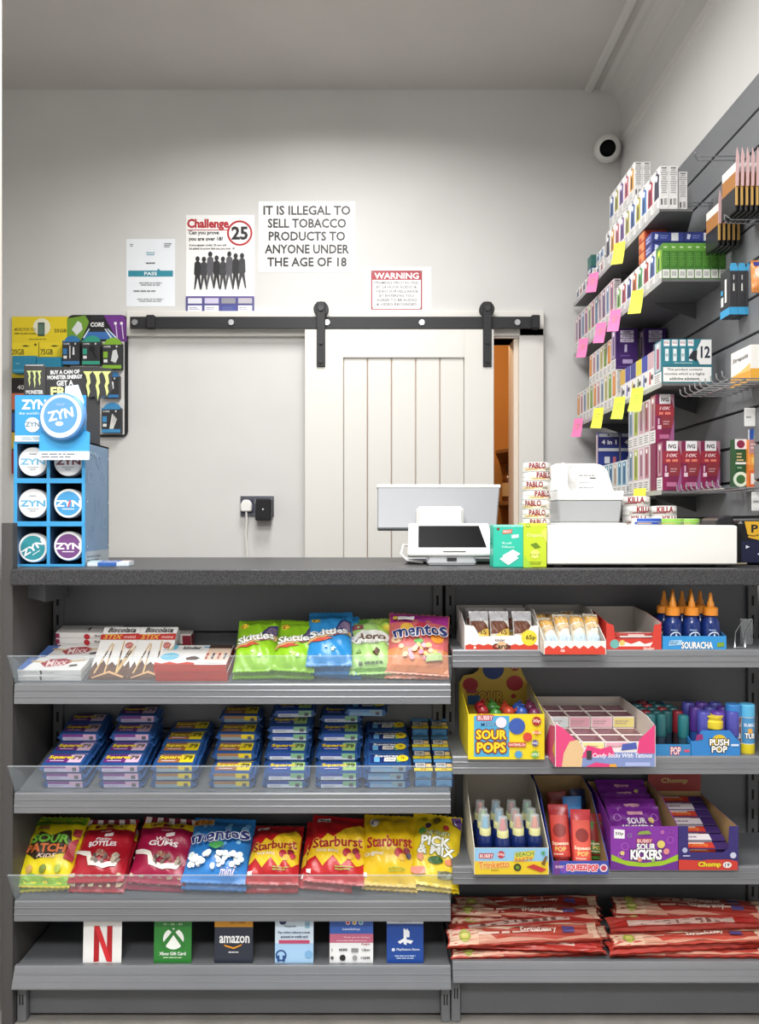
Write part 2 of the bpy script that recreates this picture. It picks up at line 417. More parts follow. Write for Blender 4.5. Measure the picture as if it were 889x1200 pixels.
def f(a):
    a.rect(.04, .44, .96, .53, '#2f8a9d').text('PASS', .5, .485, .05, '#ffffff', w=.26).poly([(.63, .53), (.7, .53), (.66, .56)], '#2f8a9d')
    a.lines(.08, .88, .16, .93, 2, '#444444').lines(.78, .87, .95, .94, 3, '#333333').lines(.38, .75, .62, .81, 2, '#4a9aa8', center=True).lines(.36, .62, .64, .66, 1, '#444444', center=True)
    a.lines(.2, .3, .8, .36, 2, '#777777', center=True).lines(.15, .2, .85, .25, 1, '#888888').lines(.15, .06, .85, .12, 2, '#999999', center=True)
notice('inspection_certificate', 'white paper certificate with a teal PASS band in a clear sleeve', 148, 280, 205, 359, f, 'certificate', '#e9edf2')
def f(a):
    a.text('Challenge', .32, .9, .115, '#b3202c', w=.6, bold=.05).rect(.02, .842, .62, .85, '#b3202c')
    a.ring(.785, .815, .13, .02, '#b3202c').text('25', .785, .815, .13, K, w=.23, bold=.05)
    a.text('Can you prove', .26, .815, .05, K, w=.44, bold=.03).text('you are over 18?', .29, .752, .05, K, w=.5, bold=.03)
    a.text('If you appear under 25 you will', .32, .69, .028, K, w=.54).text('be asked to prove that you are over 18', .38, .655, .028, K, w=.66)
    rd = random.Random(4)
    for i in range(8):
        u = .17 + i * .093; h = .3 + rd.uniform(-.03, .02); b = .24 + rd.uniform(0, .02)
        a.circ(u, b + h + .028, .022, '#232326', ry=.027, n=10)
        w = .045; sp = rd.uniform(.01, .035)
        a.poly([(u - w, b + h * .95), (u - w * 1.15, b + h * .55), (u - w * .8, b + h * .5), (u - w * .7 - sp, b), (u - w * .3 - sp, b), (u, b + h * .42), (u + w * .3 + sp, b), (u + w * .7 + sp, b), (u + w * .8, b + h * .5), (u + w * 1.15, b + h * .55), (u + w, b + h * .95), (u + .012, b + h * 1.02), (u - .012, b + h * 1.02)], ['#232326', '#3a3a3e', '#55555a'][i % 3])
    a.rect(0, 0, 1, .17, '#4a4a86').rect(0, .15, 1, .17, '#5b4a8e')
    for i in range(4):
        a.rect(.03 + .245 * i, .095, .235 + .245 * i, .15, ['#dcdce4', '#c9c4dc', '#8f8f98', '#b9b4bd'][i]).rect(.03 + .245 * i, .012, .235 + .245 * i, .075, ['#e4e4ee', '#e9e9f2', '#43509a', '#e9e9f2'][i])
        a.lines(.05 + .245 * i, .03, .21 + .245 * i, .06, 2, '#6a6a86', i)
notice('age_check_poster', 'portrait age check poster with red title and a row of silhouettes', 218, 252, 298, 367, f, 'poster')
# security camera
t = thing('security_camera', 'white dome security camera with round black eye in the wall corner', 'camera', W(711, 175, YB) - Vector((0.0, 0.0, 0)))
MB().lathe([(0.062, 0), (0.062, -0.02), (0.055, -0.03)], M('#d8d6d3', .4), n=28, axis='y').obj('base_ring', t, smooth=True)
MB().lathe([(0.05, -0.03), (0.056, -0.045), (0.054, -0.065), (0.042, -0.085), (0.03, -0.093)], M('#e2e0dd', .35), n=28, axis='y').obj('housing', t, (0, 0, 0), (0.4, 0, -0.26), smooth=True)
MB().lathe([(0.032, -0.088), (0.033, -0.097), (0.028, -0.099), (0.02, -0.094), (0.0005, -0.094)], M('#0a0a0c', .35, 0, 'matte'), n=26, axis='y').obj('lens', t, (0, 0, 0), (0.4, 0, -0.26), smooth=True)
# ================================================================ slat wall
SLAT = M('#77797c', 0.55, 0, 'wall')
t = link('wall_slat_lining', None); struct(t)
for k in range(13):
    z1 = H + 1.21 - 0.1 * k - (0.0 if k == 0 else 0.0); z0 = z1 - 0.093
    if z0 < 0.02: break
    MB().box(XR - 0.016, XR - 0.0005, 1.2, YB - 0.004, z0, z1, SLAT).obj('slat', t, bev=0.0015)
for k in range(12):
    zz = H + 1.21 - 0.1 * k
    MB().box(XR - 0.006, XR - 0.0003, 1.2, YB - 0.004, zz - 0.1, zz - 0.093, M('#1b1b1d', .6)).obj('groove_backing', t)
# ================================================================ counter
GREY = M('#616366', 0.42, 0.0, 'brushed'); GREYD = M('#5d5d5e', 0.5); LIP = M('#86888c', 0.3, 0.4, 'brushed'); DARK = M('#2c2b2c', .6)
ZC = H - 0.1075
YF, YK = 1.755, 1.97                                     # front edge and back panel of the shelving
MB_ = MB().box(-0.846, 0.98, 1.74, 2.33, ZC - 0.038, ZC, M('#38383a', .42, 0, 'speckle'))
tag(MB_.obj('countertop', bev=0.003), 'long dark grey speckled laminate countertop over the sweet shelves', 'countertop')
tag(MB().prism([(1.752, 0), (2.33, 0), (2.33, ZC - .0005), (1.778, ZC - .0005), (1.778, H - .001), (1.752, H - .001)], -0.872, -0.8465, M('#4b4948', .55, 0, 'wall'), 'x').obj('counter_end_panel', bev=0.0015), 'tall dark grey panel closing the end of the counter', 'panel')
tag(MB().box(-0.8455, 0.975, YK + 0.03, 2.30, 0, ZC - 0.0385, DARK).obj('counter_carcass'), 'dark boxed body of the counter behind the sweet shelves', 'cabinet')
CLEAR = M('#dfe8ee', 0.2, 0.09, 'clear'); CLEDGE = M('#dfe6ea', 0.2, 0.3, 'clear')
SL = [0.3727, 0.625, 0.8745, 1.0254]; SRt = [0.2938, 0.5403, 0.7947, 1.0155]
TAU = math.radians(15)                                   # the guarded shelves slope down to the front
def bay(label, x0, x1, tops, lip, guards, seams, tau=0.0):
    t = thing('shelving_bay', label, 'shelving', ((x0 + x1) / 2, YK, 0))
    cx = (x0 + x1) / 2; a, b = x0 - cx, x1 - cx; o = lambda y: y - YK
    prev = ZC - 0.039
    for s in seams + [H - 0.13]:
        z = H - s if s != seams[-1] + 9 else 0
        z = max(z, 0.13)
        if prev - z > 0.02:
            MB().box(a + 0.004, b - 0.004, 0, 0.016, z + 0.0015, prev - 0.0015, GREY).obj('back_panel', t, bev=0.002)
        prev = z
    for sx in (-1, 1):
        xx = (a + 0.003) if sx < 0 else (b - 0.028)
        u = MB().box(xx, xx + 0.025, -0.012, 0.018, 0, ZC - 0.039, GREYD).obj('upright', t, bev=0.001)
        for k in range(17):
            zz = 0.2 + k * 0.05
            MB().box(xx + 0.009, xx + 0.015, -0.0124, -0.0118, zz, zz + 0.026, M('#0b0b0c', .8)).obj('slot', u)
    for i, s in enumerate(tops):
        z = H - s; last = i == len(tops) - 1
        y0_, y1_ = o(YF + 0.012), -0.013; up = 0 if last else (y1_ - y0_) * math.tan(tau); A, B = a + 0.002, b - 0.002
        sh = MB().hexa([(A, y0_, z - .012), (B, y0_, z - .012), (B, y1_, z - .012 + up), (A, y1_, z - .012 + up), (A, y0_, z - .004), (B, y0_, z - .004), (B, y1_, z - .004 + up), (A, y1_, z - .004 + up)], GREY).obj('shelf' if not last else 'base_shelf', t, bev=0.001)
        th, sl = lip
        sl2 = sl + (0.012 if last else 0)
        MB().prism([(o(YF + 0.011), z), (o(YF + 0.002), z), (o(YF), z - 0.004), (o(YF - sl2), z - th + 0.004), (o(YF - sl2), z - th), (o(YF + 0.008), z - th), (o(YF + 0.011), z - 0.012)], a + 0.001, b - 0.001, LIP, 'x').obj('lip', sh, bev=0.0008)
        for gz in (0.3, 0.62):
            MB().prism([(o(YF - sl2 * gz - 0.0012), z - th * gz), (o(YF - sl2 * gz - 0.002), z - th * gz - 0.0015), (o(YF - sl2 * gz + 0.002), z - th * gz - 0.003)], a + 0.001, b - 0.001, LIP, 'x').obj('lip_ridge', sh)
        if guards and not last:
            g = MB().hexa([(a, o(YF + .004), z + .001), (b, o(YF + .004), z + .001), (b, o(YF + .006), z + .001), (a, o(YF + .006), z + .001),
                           (a - .006, o(YF - .018), z + .066), (b, o(YF - .018), z + .066), (b, o(YF - .016), z + .066), (a - .006, o(YF - .016), z + .066)], CLEAR).obj('guard', sh)
            MB().box(a - .006, b, o(YF - .0185), o(YF - .0155), z + .066, z + .0676, CLEDGE).obj('guard_edge', sh)
            for xx in (a, b - 0.002):
                MB().prism([(o(YF + .005), z + .001), (o(YF - .017), z + .066), (o(YF + .03), z + .04), (o(YF + .06), z + .002)], xx, xx + 0.002, CLEAR, 'x').obj('guard_side', sh) if xx == a else None
    pz = H - tops[-1] - lip[0] - 0.002
    MB().box(a + 0.022, b - 0.022, o(YF + 0.03), o(YF + 0.04), 0.01, pz + 0.02, GREY).obj('plinth', t, bev=0.002)
    for sx in (-1, 1):
        xx = a + 0.0 if sx < 0 else b - 0.022
        ft = MB().box(xx, xx + 0.021, o(YF + 0.014), -0.013, 0.0, pz + 0.012, M('#6d6f72', .5)).obj('base_foot', t, bev=0.002)
        for q in (0.006, 0.0125):
            MB().box(xx + q, xx + q + 0.003, o(YF + 0.0134), o(YF + 0.0142), pz - 0.05, pz - 0.026, M('#0b0b0c', .8)).obj('slot', ft)
    return t
XM = 0.1665
def SH(i, px, s_, t_=0.0):                                # a place on guarded shelf i: s_ up the slope from its front edge, t_ above it
    return Vector((X(px, 1.81), YF + .012 + s_ * math.cos(TAU) - t_ * math.sin(TAU), H - SL[i] - .004 + .0004 + s_ * math.sin(TAU) + t_ * math.cos(TAU)))
bl_ = bay('grey metal shelving bay of bagged sweets with clear front guards', -0.8445, XM - 0.001, SL, (0.047, 0.003), True, [0.285, 0.535, 0.785], TAU)
br_ = bay('grey metal shelving bay of boxed sweets with open fronts', XM + 0.001, 0.978, SRt, (0.042, 0.001), False, [0.31, 0.56, 0.81])
MB().prism([(-0.507, ZC - 0.039), (-0.465, ZC - 0.039), (-0.465, ZC - 0.085), (-0.475, ZC - 0.082), (-0.507, ZC - 0.075)], -0.14, -0.012, GREY, 'y').obj('support_bracket', bl_)
# ================================================================ things at the end of the counter
def card(name, label, cat, px0, py0, px1, py1, Y, th, col, fn=None, shape=None, group=None, rot=(0, 0, 0), parent=None, rough=.45):
    w = X(px1, Y) - X(px0, Y); h = Z(py0, Y) - Z(py1, Y)
    b = MB()
    if shape: b.prism([((u - .5) * w, v * h) for u, v in shape], 0, th, M(col, rough))
    else: b.box(-w / 2, w / 2, 0, th, 0, h, M(col, rough))
    loc = Vector((X((px0 + px1) / 2, Y), Y, Z(py1, Y)))
    if parent:
        o = b.obj(name, parent, loc - parent.location, rot)
    else:
        o = tag(b.obj(name, None, loc, rot), label, cat, group)
    if fn:
        a = Art((-w / 2, 0, 0), (w, 0, 0), (0, 0, h)); fn(a); a.build(o)
    return o
def rnd(r=.06, n=3, w=1, h=1):                             # rounded rectangle outline in 0..1
    q = []
    for cx, cy, a0 in ((1 - r * h / w, r, -90), (1 - r * h / w, 1 - r, 0), (r * h / w, 1 - r, 90), (r * h / w, r, 180)):
        for k in range(n + 1):
            a = math.radians(a0 + 90 * k / n); q.append((cx + r * h / w * math.cos(a), cy + r * math.sin(a)))
    return q
YW = YB - 0.012
def pack(px0, py0, px1, py1, label, col, art, hang=True, group='accessory packs on the wall board', d=0.03):
    Y = YW - d - 0.004
    t = card('accessory_pack', label, 'pack', px0, py0, px1, py1, Y, d, '#2b2c30', art, group=group)
    w = X(px1, Y) - X(px0, Y); h = Z(py0, Y) - Z(py1, Y)
    if hang: MB().prism([(-w * .5, h), (w * .5, h), (w * .34, h * 1.16), (w * .1, h * 1.24), (-w * .1, h * 1.24), (-w * .34, h * 1.16)], d * .5, d * .5 + .001, M(col)).obj('hang_tab', t)
    return t
# accessory board
def f(a):
    a.poly([(0, .78), (0, .97), (.3, .995), (.42, .9), (.3, .78)], '#6f9a2e').poly([(.42, 1), (.62, 1), (.56, .92), (.7, .88), (.85, .78), (.22, .78)], '#26272b')
    a.poly([(.6, 1), (.93, .995), (.995, .95), (.995, .78), (.85, .78)], '#6b2f86').poly([(.32, .86), (.72, .86), (.8, .8), (.26, .8)], '#3a6fb4')
    a.rect(.36, .88, .64, .96, '#15151a').text('CORE', .5, .92, .035, '#f1f1f1', w=.22, bold=.05)
    a.rect(.05, .02, .95, .78, '#d9d6d4')
    a.poly([(.08, .88), (.18, .95), (.24, .93), (.26, .88), (.16, .83)], '#d9dedb')
    for u in (.8, .9): a.circ(u, .93, .012, '#efe9f2').poly([(u, .93), (u + .012, .93), (u + .04, .8), (u + .025, .8)], '#e3d5ea')
    for u0, u1 in ((.26, .36), (.72, .62), (.8, .66)): a.poly([(u0, .81), (u0 + .03, .81), (u1 + .02, .885), (u1, .885)], '#d5e2ec')
brd = card('accessory_board', 'tall black edged phone accessory board hung on the wall beside the rail', 'display board', 78.5, 369, 149.5, 512, YW, .008, '#141416', f, rnd(.05, 3, 71, 143))
def pk(col, kind):
    def f(a):
        a.rect(0, 0, 1, .14, col).rect(0, .94, 1, 1, col).text('CORE', .25, .86, .07, '#e8e8ea', w=.36).rect(.72, .83, .8, .9, '#dcdcdc')
        a.rect(.05, .42, .28, .66, col).rect(.07, .24, .27, .36, '#e6e6e6')
        if kind == 0: a.rect(.42, .25, .48, .78, '#d8d8da').poly([(.6, .4), (.72, .4), (.7, .72), (.62, .72)], '#e6e6e8')
        if kind == 1: a.circ(.55, .66, .12, '#0c0c0e').poly([(.55, .6), (.65, .6), (.85, .25), (.72, .25)], '#0c0c0e')
        if kind == 2: a.poly([(.45, .3), (.7, .22), (.85, .45), (.75, .75), (.55, .7)], '#cfd2d2')
        if kind == 3:
            for i in range(4): a.poly([(.42 + .05 * i, .15), (.48 + .05 * i, .15), (.62 + .07 * i, .75 - .06 * i), (.56 + .07 * i, .75 - .06 * i)], '#dcdcd8')
    return f
pack(73, 399, 93, 427, 'black accessory pack with blue band and cable picture, top of the wall board', '#2f78b0', pk('#2f78b0', 0))
pack(96, 399, 117, 427, 'black accessory pack with teal green band on the wall board', '#2f9a80', pk('#2f9a80', 1))
pack(120, 402, 142, 432, 'black accessory pack with lime green band and charger picture', '#7fb02e', pk('#7fb02e', 2))
pack(119, 440, 139, 466, 'black accessory pack with blue band half hidden behind the energy drink header', '#2f78b0', pk('#2f78b0', 0))
pack(119, 478, 141, 507, 'black accessory pack with blue band lowest on the wall board', '#3a8cc0', pk('#3a8cc0', 3))
# sim card board
def f(a):
    vy = lambda y: (555 - y) / 184
    a.circ(.53, vy(383), .055, '#ebe8d0').rect(.46, vy(394), .58, vy(378), '#2f4a3e').rect(.475, vy(392), .565, vy(380), '#5f7a6a')
    a.text('MORE FOR YOU', .24, vy(386), .02, '#8a7f22', w=.38).text('NEW 30 DAY PLANS', .24, vy(391), .011, '#4a4412', w=.38).text('25GB', .86, vy(387.5), .022, '#5f5712', w=.22).lines(.3, vy(398.5), .78, vy(396.5), 1, '#8d8121')
    a.rect(.0, vy(417), .47, vy(401.5), '#efd62a').rect(.49, vy(418), .98, vy(401.5), '#efd62a').rect(.474, vy(418), .484, vy(401), '#8d8121')
    for u, t_ in ((.11, '20GB'), (.62, '75GB')):
        a.text(t_, u, vy(412.5), .036, '#3b3710', w=.22); a.poly([(u + .06, vy(405.5)), (u + .13, vy(404.5)), (u + .22, vy(405.5)), (u + .13, vy(406.5))], '#3b3710')
    a.circ(.42, vy(404), .008, '#6b6212').circ(.92, vy(405), .008, '#6b6212')
    a.rect(0, 0, 1, vy(443), '#2b2a20').rect(0, vy(459), .5, vy(445), '#1c1216').text('40', .16, vy(454), .03, '#d6d2cf', w=.12)
    a.rect(.0, vy(480), 1, vy(461), '#c26a4e').rect(0, vy(505), 1, vy(484), '#2c4f96').rect(0, vy(526), 1, vy(507), '#c7a93a').rect(0, 0, 1, vy(528), '#8c1c2e')
card('sim_card_board', 'bright yellow mobile sim card board hung on the wall at the counter end', 'display board', 14, 371, 80, 555, YW, .004, '#e8cf22', f)
for i, (a0, a1, b0, b1) in enumerate(((14.5, 42, 417, 437), (43, 71, 418.5, 438))):
    def f(a): a.rect(.05, .1, .95, .2, '#4aa0c4').lines(.15, .5, .4, .6, 1, '#9cc8d8')
    card('sim_card_pocket', 'turquoise card pocket on the yellow sim board', 'pocket', a0, b0, a1, b1, YW - .045, .04, '#2484a6', f, group='card pockets on the sim board')
# energy drink header stand, behind the pouch display
YM = 2.06
t = thing('drink_promotion_stand', 'dark grey energy drink promotion stand with green claw logos', 'display stand', (X(80, YM), YM, ZC))
def dark(px0, py0, px1, py1, y, fn=None, shape=None, name='header', col='#3b3a3b', th=.002):
    return card(name, '', '', px0, py0, px1, py1, y, th, col, fn, shape, parent=t)
dark(99, 462, 117, 656, YM + .002, name='back_strip', col='#3e3c3c')
dark(30, 462, 98, 656, YM + .003, name='pole_panel', col='#353434')
def claw(a, u0, u1, v0, v1, col):
    w = (u1 - u0)
    for i, (p, lo) in enumerate(((.14, .08), (.5, -.02), (.84, .14))):
        c = u0 + w * p; k = w * .085
        hh = v1 - v0
        a.poly([(c - k * 2.2, v1), (c + k * 2.0, v1), (c + k * .6, v1 - hh * .12), (c + k * 1.1, v1 - hh * .4), (c + k * .35, v1 - hh * .5), (c + k * .9, v1 - hh * .72), (c, v0 + hh * lo), (c - k * .3, v1 - hh * .7), (c - k * .9, v1 - hh * .5), (c - k * .3, v1 - hh * .35), (c - k, v1 - hh * .14)], col, part='logo')
def f(a):
    a.text('BUY A CAN OF', .4, .83, .13, '#f2f2f0', w=.5, rot=2, bold=.05).text('MONSTER ENERGY', .4, .66, .13, '#f2f2f0', w=.6, rot=2, bold=.05)
    a.text('GET A', .4, .46, .17, '#f2f2f0', w=.28, rot=2, bold=.05).text('FREE', .4, .18, .3, '#eef0a8', w=.48, rot=2, bold=.06)
dark(49, 430, 117, 465, YM, f)
def f(a): claw(a, .16, .84, .25, .8, '#dfe99a'); a.text('MONSTER', .5, .12, .12, '#ededed', w=.8, bold=.05); a.rect(.08, .95, .92, .99, '#b9bab8')
dark(28, 427, 53, 464, YM - .003, f, rnd(.08, 3, 25, 37), 'can_cutout', '#4a4a4a')
def f(a): claw(a, .12, .9, .1, .88, '#dfeb8c')
dark(94, 430, 134, 473, YM - .005, f, [(.06, .96), (.2, .98), (.3, .93), (.6, .98), (.9, .96), (.97, .85), (.9, .7), (.95, .4), (.85, .28), (.8, .16), (.65, .2), (.5, .02), (.42, .2), (.28, .16), (.22, .3), (.12, .5), (.16, .75), (.02, .88)][::-1], 'logo_cutout', '#3b3a3b')
# nicotine pouch display
YZ = 1.84
zx = lambda px: X(px, YZ)
x0, x1 = zx(16.5), zx(100); zw = x1 - x0; zh = Z(517, YZ) - ZC; zdp = 0.158
BLU = M('#3f9fd8', .4); BLUD = M('#2c4a6a', .4)
t = thing('pouch_display', 'bright blue pouch can dispenser with six windows at the counter end', 'dispenser', ((x0 + x1) / 2, YZ, ZC))
MB().box(-zw / 2, zw / 2, zdp - .004, zdp, 0, zh, BLUD).obj('back_panel', t)
for sx in (-1, 1):
    xx = -zw / 2 if sx < 0 else zw / 2 - .004
    MB().box(xx, xx + .004, 0, zdp, 0, zh, M('#5f7f9f', .3)).obj('side_panel', t)
sp = Art((zw / 2, 0, 0), (0, zdp, 0), (0, 0, zh))
sp.rect(0, .0, 1, .12, '#9aa4ac').lines(.06, .03, .8, .09, 2, '#5b646c')
for i, (u, v, r) in enumerate(((.18, .72, .05), (.5, .5, .06), (.8, .36, .06), (.25, .3, .05), (.75, .72, .04), (.55, .86, .05))): sp.ring(u, v, r, .008, ['#89a5be', '#7b9bb8'][i % 2])
sp.text('ZYN', .3, .9, .05, '#9db4c8', w=.4)
for v in (.16, .52, .9): sp.circ(.06, v, .008, '#c9d2da').circ(.95, v, .008, '#c9d2da')
sp.build(t)
MB().box(-zw / 2, zw / 2, 0, zdp, -.0, .004, BLU).obj('bottom', t); MB().box(-zw / 2, zw / 2, 0, zdp, zh - .004, zh, BLU).obj('top_panel', t)
rows = [0, Z(614, YZ) - ZC, Z(563.5, YZ) - ZC, zh]
for z in rows: 
    MB().box(-zw / 2, zw / 2, -.003, .0, max(0, z - .006), min(zh, z + .006), BLU).obj('frame_bar', t, bev=.0006)
    if 0 < z < zh: MB().box(-zw / 2 + .004, zw / 2 - .004, 0, zdp - .004, z - .0015, z + .0015, BLUD).obj('shelf', t)
for u in (-zw / 2 + .004, zx(57) - (x0 + x1) / 2, zw / 2 - .004): 
    MB().box(u - .004, u + .004, -.0025, .0, 0, zh, BLU).obj('frame_post', t, bev=.0006)
MB().box(-.002 + zx(57) - (x0 + x1) / 2, .002 + zx(57) - (x0 + x1) / 2, 0, zdp - .004, .004, zh - .004, BLUD).obj('divider', t)
def f(a):
    a.text('ZYN', .27, .8, .2, '#ffffff', w=.34, bold=.05).text('is...', .55, .76, .12, '#9fd2f0', w=.12).text("the world's No.1 pouch", .36, .6, .08, '#cfe8f7', w=.6)
    a.rect(0, 0, 1, .13, '#d7e6f0').lines(.1, .03, .9, .1, 2, '#7d8c98')
    a.poly([(.5, .13), (.8, .13), (.8, .42), (.55, .4)], '#9fd04a')
    for u, c, c2 in ((.25, '#eef4f6', '#5f7f96'), (.62, '#e6ef9a', '#8da03a')): a.circ(u, .36, .16, c).text('ZYN', u, .37, .1, c2, w=.2, bold=.04)
card('header_panel', '', '', 17.5, 463, 100.5, 517.5, YZ - .004, .003, '#3a9ddb', f, parent=t)
CANS = [('#f2f3f3', '#f2f3f3', '#79b8d6', 0, 'white lid and pale blue letters in the top window'), ('#f2f3f3', '#f2f3f3', '#7a3240', 0, 'white lid and maroon letters in the top window'),
        ('#f2f3f3', '#f2f3f3', '#68b2d8', 0, 'white lid and sky blue letters in the middle window'), ('#f2f3f3', '#4a9fd6', '#ffffff', 0, 'blue lid and white letters in the middle window'),
        ('#f2f3f3', '#3a98a2', '#ffffff', 32, 'tilted teal lid in the bottom window'), ('#f2f3f3', '#7a4a86', '#ffffff', 0, 'purple lid and white letters in the bottom window')]
for i, (rim, disc, tx, rot, lb) in enumerate(CANS):
    cx_, row = (38.5, 80)[i % 2], 2 - i // 2
    cyp = (541, 590, 640)[i // 2] + (2 if i == 4 else 0)
    r = 0.0362; yq = YZ + .012; zc_ = max(Z(cyp, yq), ZC + rows[row] + r + (.0045 if row == 0 else .002))
    c = thing('pouch_can', 'round pouch can with ' + lb, 'can', (X(cx_, yq), yq, zc_))
    MB().lathe([(r - .001, 0.02), (r, .019), (r, .006), (r - .0015, .0)], M(rim), n=32, axis='y').obj('can_body', c, smooth=True)
    a = Art((-r, 0, -r), (2 * r, 0, 0), (0, 0, 2 * r), base=.0003)
    a.circ(.5, .5, .47, rim, n=32)
    if disc != rim: a.circ(.5, .5, .41, disc, n=32)
    a.text('ZYN', .5, .5, .2, tx, w=.82, bold=.06, rot=rot)
    if i == 3: a.poly([(.47, .38), (.53, .38), (.6, .62), (.54, .62)], '#c4506a')
    if rot == 0:
        a.rect(.3, .3, .7, .325, tx if disc != rim else '#9aa7ae')
        if disc == rim: a.lines(.36, .2, .64, .28, 2, '#8a8a90', center=True).rect(.38, .74, .62, .77, '#8a969c')
    else: a.poly([(.5, .25), (.75, .41), (.74, .43), (.49, .27)], tx)
    a.build(c)
t2 = thing('promotion_card', 'pale blue promotion card with a large pouch can picture on the dispenser', 'card', (X(75, YZ - .03), YZ - .03, Z(539, YZ - .03)), (-.05, 0, 0))
yk = YZ - .03; pw = X(104, yk) - X(45, yk); ph = Z(505, yk) - Z(539, yk); pt = Z(450, yk) - Z(539, yk)
MB().prism([(-pw / 2, .0), (pw / 2, 0), (pw / 2, ph * .95), (pw / 2 - .006, ph), (-pw / 2, ph * .9)], 0, .002, M('#3fa3dd')).obj('base_card', t2)
a = Art((-pw / 2, 0, 0), (pw, 0, 0), (0, 0, ph)); a.rect(0, 0, 1, .3, '#f2f5f6').lines(.05, .06, .95, .25, 2, '#5c6670'); a.build(t2)
MB().prism([(-.005, ph), (.04, ph), (.045, pt * .78), (.03, pt), (.0, pt * .98)], -.001, .0005, M('#cfe9f2')).obj('hang_tab', t2)
cz = Z(489, yk) - Z(539, yk); rr = .056
dk = MB().lathe([(rr, 0.0), (rr, -.013), (rr - .004, -.016)], M('#5b93cf', .35), n=40, axis='y').obj('can_relief', t2, (0, -.002, cz), (0, 0, -.12), smooth=True)
a = Art((-rr, -.016, -rr), (2 * rr, 0, 0), (0, 0, 2 * rr)); a.circ(.5, .5, .46, '#dfeaf2', n=36).circ(.49, .52, .38, '#5f9ddb', n=36).text('ZYN', .49, .54, .2, '#f4f7fa', w=.56, bold=.05, rot=10).circ(.47, .34, .09, '#dbe8f2', ry=.05).lines(.36, .72, .62, .78, 2, '#a9c8e6', center=True); a.build(dk)
# gum pack lying by the display
def f(a): a.rect(.25, 0, .75, 1, '#3556a8').rect(0, 0, .25, 1, '#b9d6e6').rect(.75, .1, 1, .9, '#d8c8c4').text('GUM', .5, .5, .5, '#e4ecf4', w=.3)
carton('gum_pack', 'small blue and white gum packet lying flat beside the pouch dispenser', 'gum', .098, .06, .011, '#cfdbe4', {'top': f, 'front': lambda a: a.rect(.25, .1, .7, .9, '#2e62b0')}, (X(130, 1.87), 1.87, ZC + .0003), (0, 0, .12))

# ================================================================ till equipment
WPL = M('#e6e6e4', .35); SIL = M('#a9abae', .35, .3)
Yp = 2.08
t = thing('till_screen', 'white framed till monitor seen from behind on its stand', 'monitor', (X(515, Yp), Yp, ZC))
w = X(588, Yp) - X(442, Yp); z1 = Z(570, Yp) - ZC; z0 = Z(619, Yp) - ZC
sc = MB().hexa([(-w / 2 - .0, -.035, z0), (w / 2 - .02, -.035, z0), (w / 2 - .02, -.012, z0 - .008), (-w / 2, -.012, z0 - .008), (-w / 2, .035, z1), (w / 2, .035, z1), (w / 2, .06, z1 - .004), (-w / 2, .06, z1 - .004)], M('#86888c', .4)).obj('screen_back', t, bev=.003)
MB().hexa([(-w / 2 - .002, .033, z1 - .002), (w / 2 + .002, .033, z1 - .002), (w / 2 + .002, .062, z1 - .006), (-w / 2 - .002, .062, z1 - .006), (-w / 2 - .002, .034, z1 + .007), (w / 2 + .002, .034, z1 + .007), (w / 2 + .002, .063, z1 + .003), (-w / 2 - .002, .063, z1 + .003)], WPL).obj('top_bezel', t, bev=.002)
MB().box(-.066, .06, -.06, -.008, z0 - .004, z0 + .058, WPL).obj('hinge_cover', t, bev=.008)
MB().box(-.05, .045, -.05, .0, .014, z0, WPL).obj('neck', t, bev=.006)
MB().box(-.085, .075, -.075, .09, 0, .016, SIL).obj('base', t, bev=.006)
Yd_ = 1.885
t = thing('customer_display', 'white customer display with tilted black screen facing the shop', 'display', (X(529, Yd_), Yd_, ZC))
w = X(580, Yd_) - X(477, Yd_); h0 = Z(650, Yd_) - ZC; h1 = Z(612.5, Yd_ + .05) - ZC
lean = math.atan2(.05, h1 - h0); L = math.hypot(.05, h1 - h0)
pn = MB().prism([(-w / 2, 0), (w / 2, 0), (w / 2 - .012, L), (-w / 2 + .004, L)], 0, .016, WPL).obj('panel', t, (0, -.01, h0), (-lean, 0, 0), bev=.003)
a = Art((-w / 2, 0, 0), (w, 0, 0), (0, 0, L)); a.poly([(.12, .22), (.9, .22), (.83, .9), (.13, .9)], M('#0b0b0d', .3, 0, 'matte'), part='screen').rect(.4, .07, .66, .12, '#1a1a1c').lines(.08, .1, .22, .15, 1, '#a7a7a7'); a.build(pn)
MB().hexa([(-.062, -.005, .004), (.062, -.005, .004), (.062, .06, .004), (-.062, .06, .004), (-.055, .0, h0 + .002), (.055, 0, h0 + .002), (.05, .05, h0 + .03), (-.05, .05, h0 + .03)], SIL).obj('stand', t, bev=.003)
MB().box(-.058, .058, -.008, .07, 0, .005, M('#7d7f82', .4)).obj('base', t, bev=.002)
MB().box(-.012, .012, -.0062, -.004, .012, .02, M('#2a2a2c')).obj('port', t)
MB().tube([(-.1, .05, h0 + .02), (-.118, .045, .05), (-.125, .03, .028), (-.11, .02, .012), (-.07, .03, .006)], .003, WPL).obj('cable', t, smooth=True)
t = thing('till_docking_tray', 'low dark edged till base tray under the customer display', 'till base', (X(497, 1.97), 1.97, ZC))
MB().box(-.045, .2, -.02, .03, .0005, .006, M('#1a1a1c')).obj('rubber_foot', t); MB().box(-.05, .205, -.022, .032, .006, .016, SIL).obj('deck', t, bev=.002)
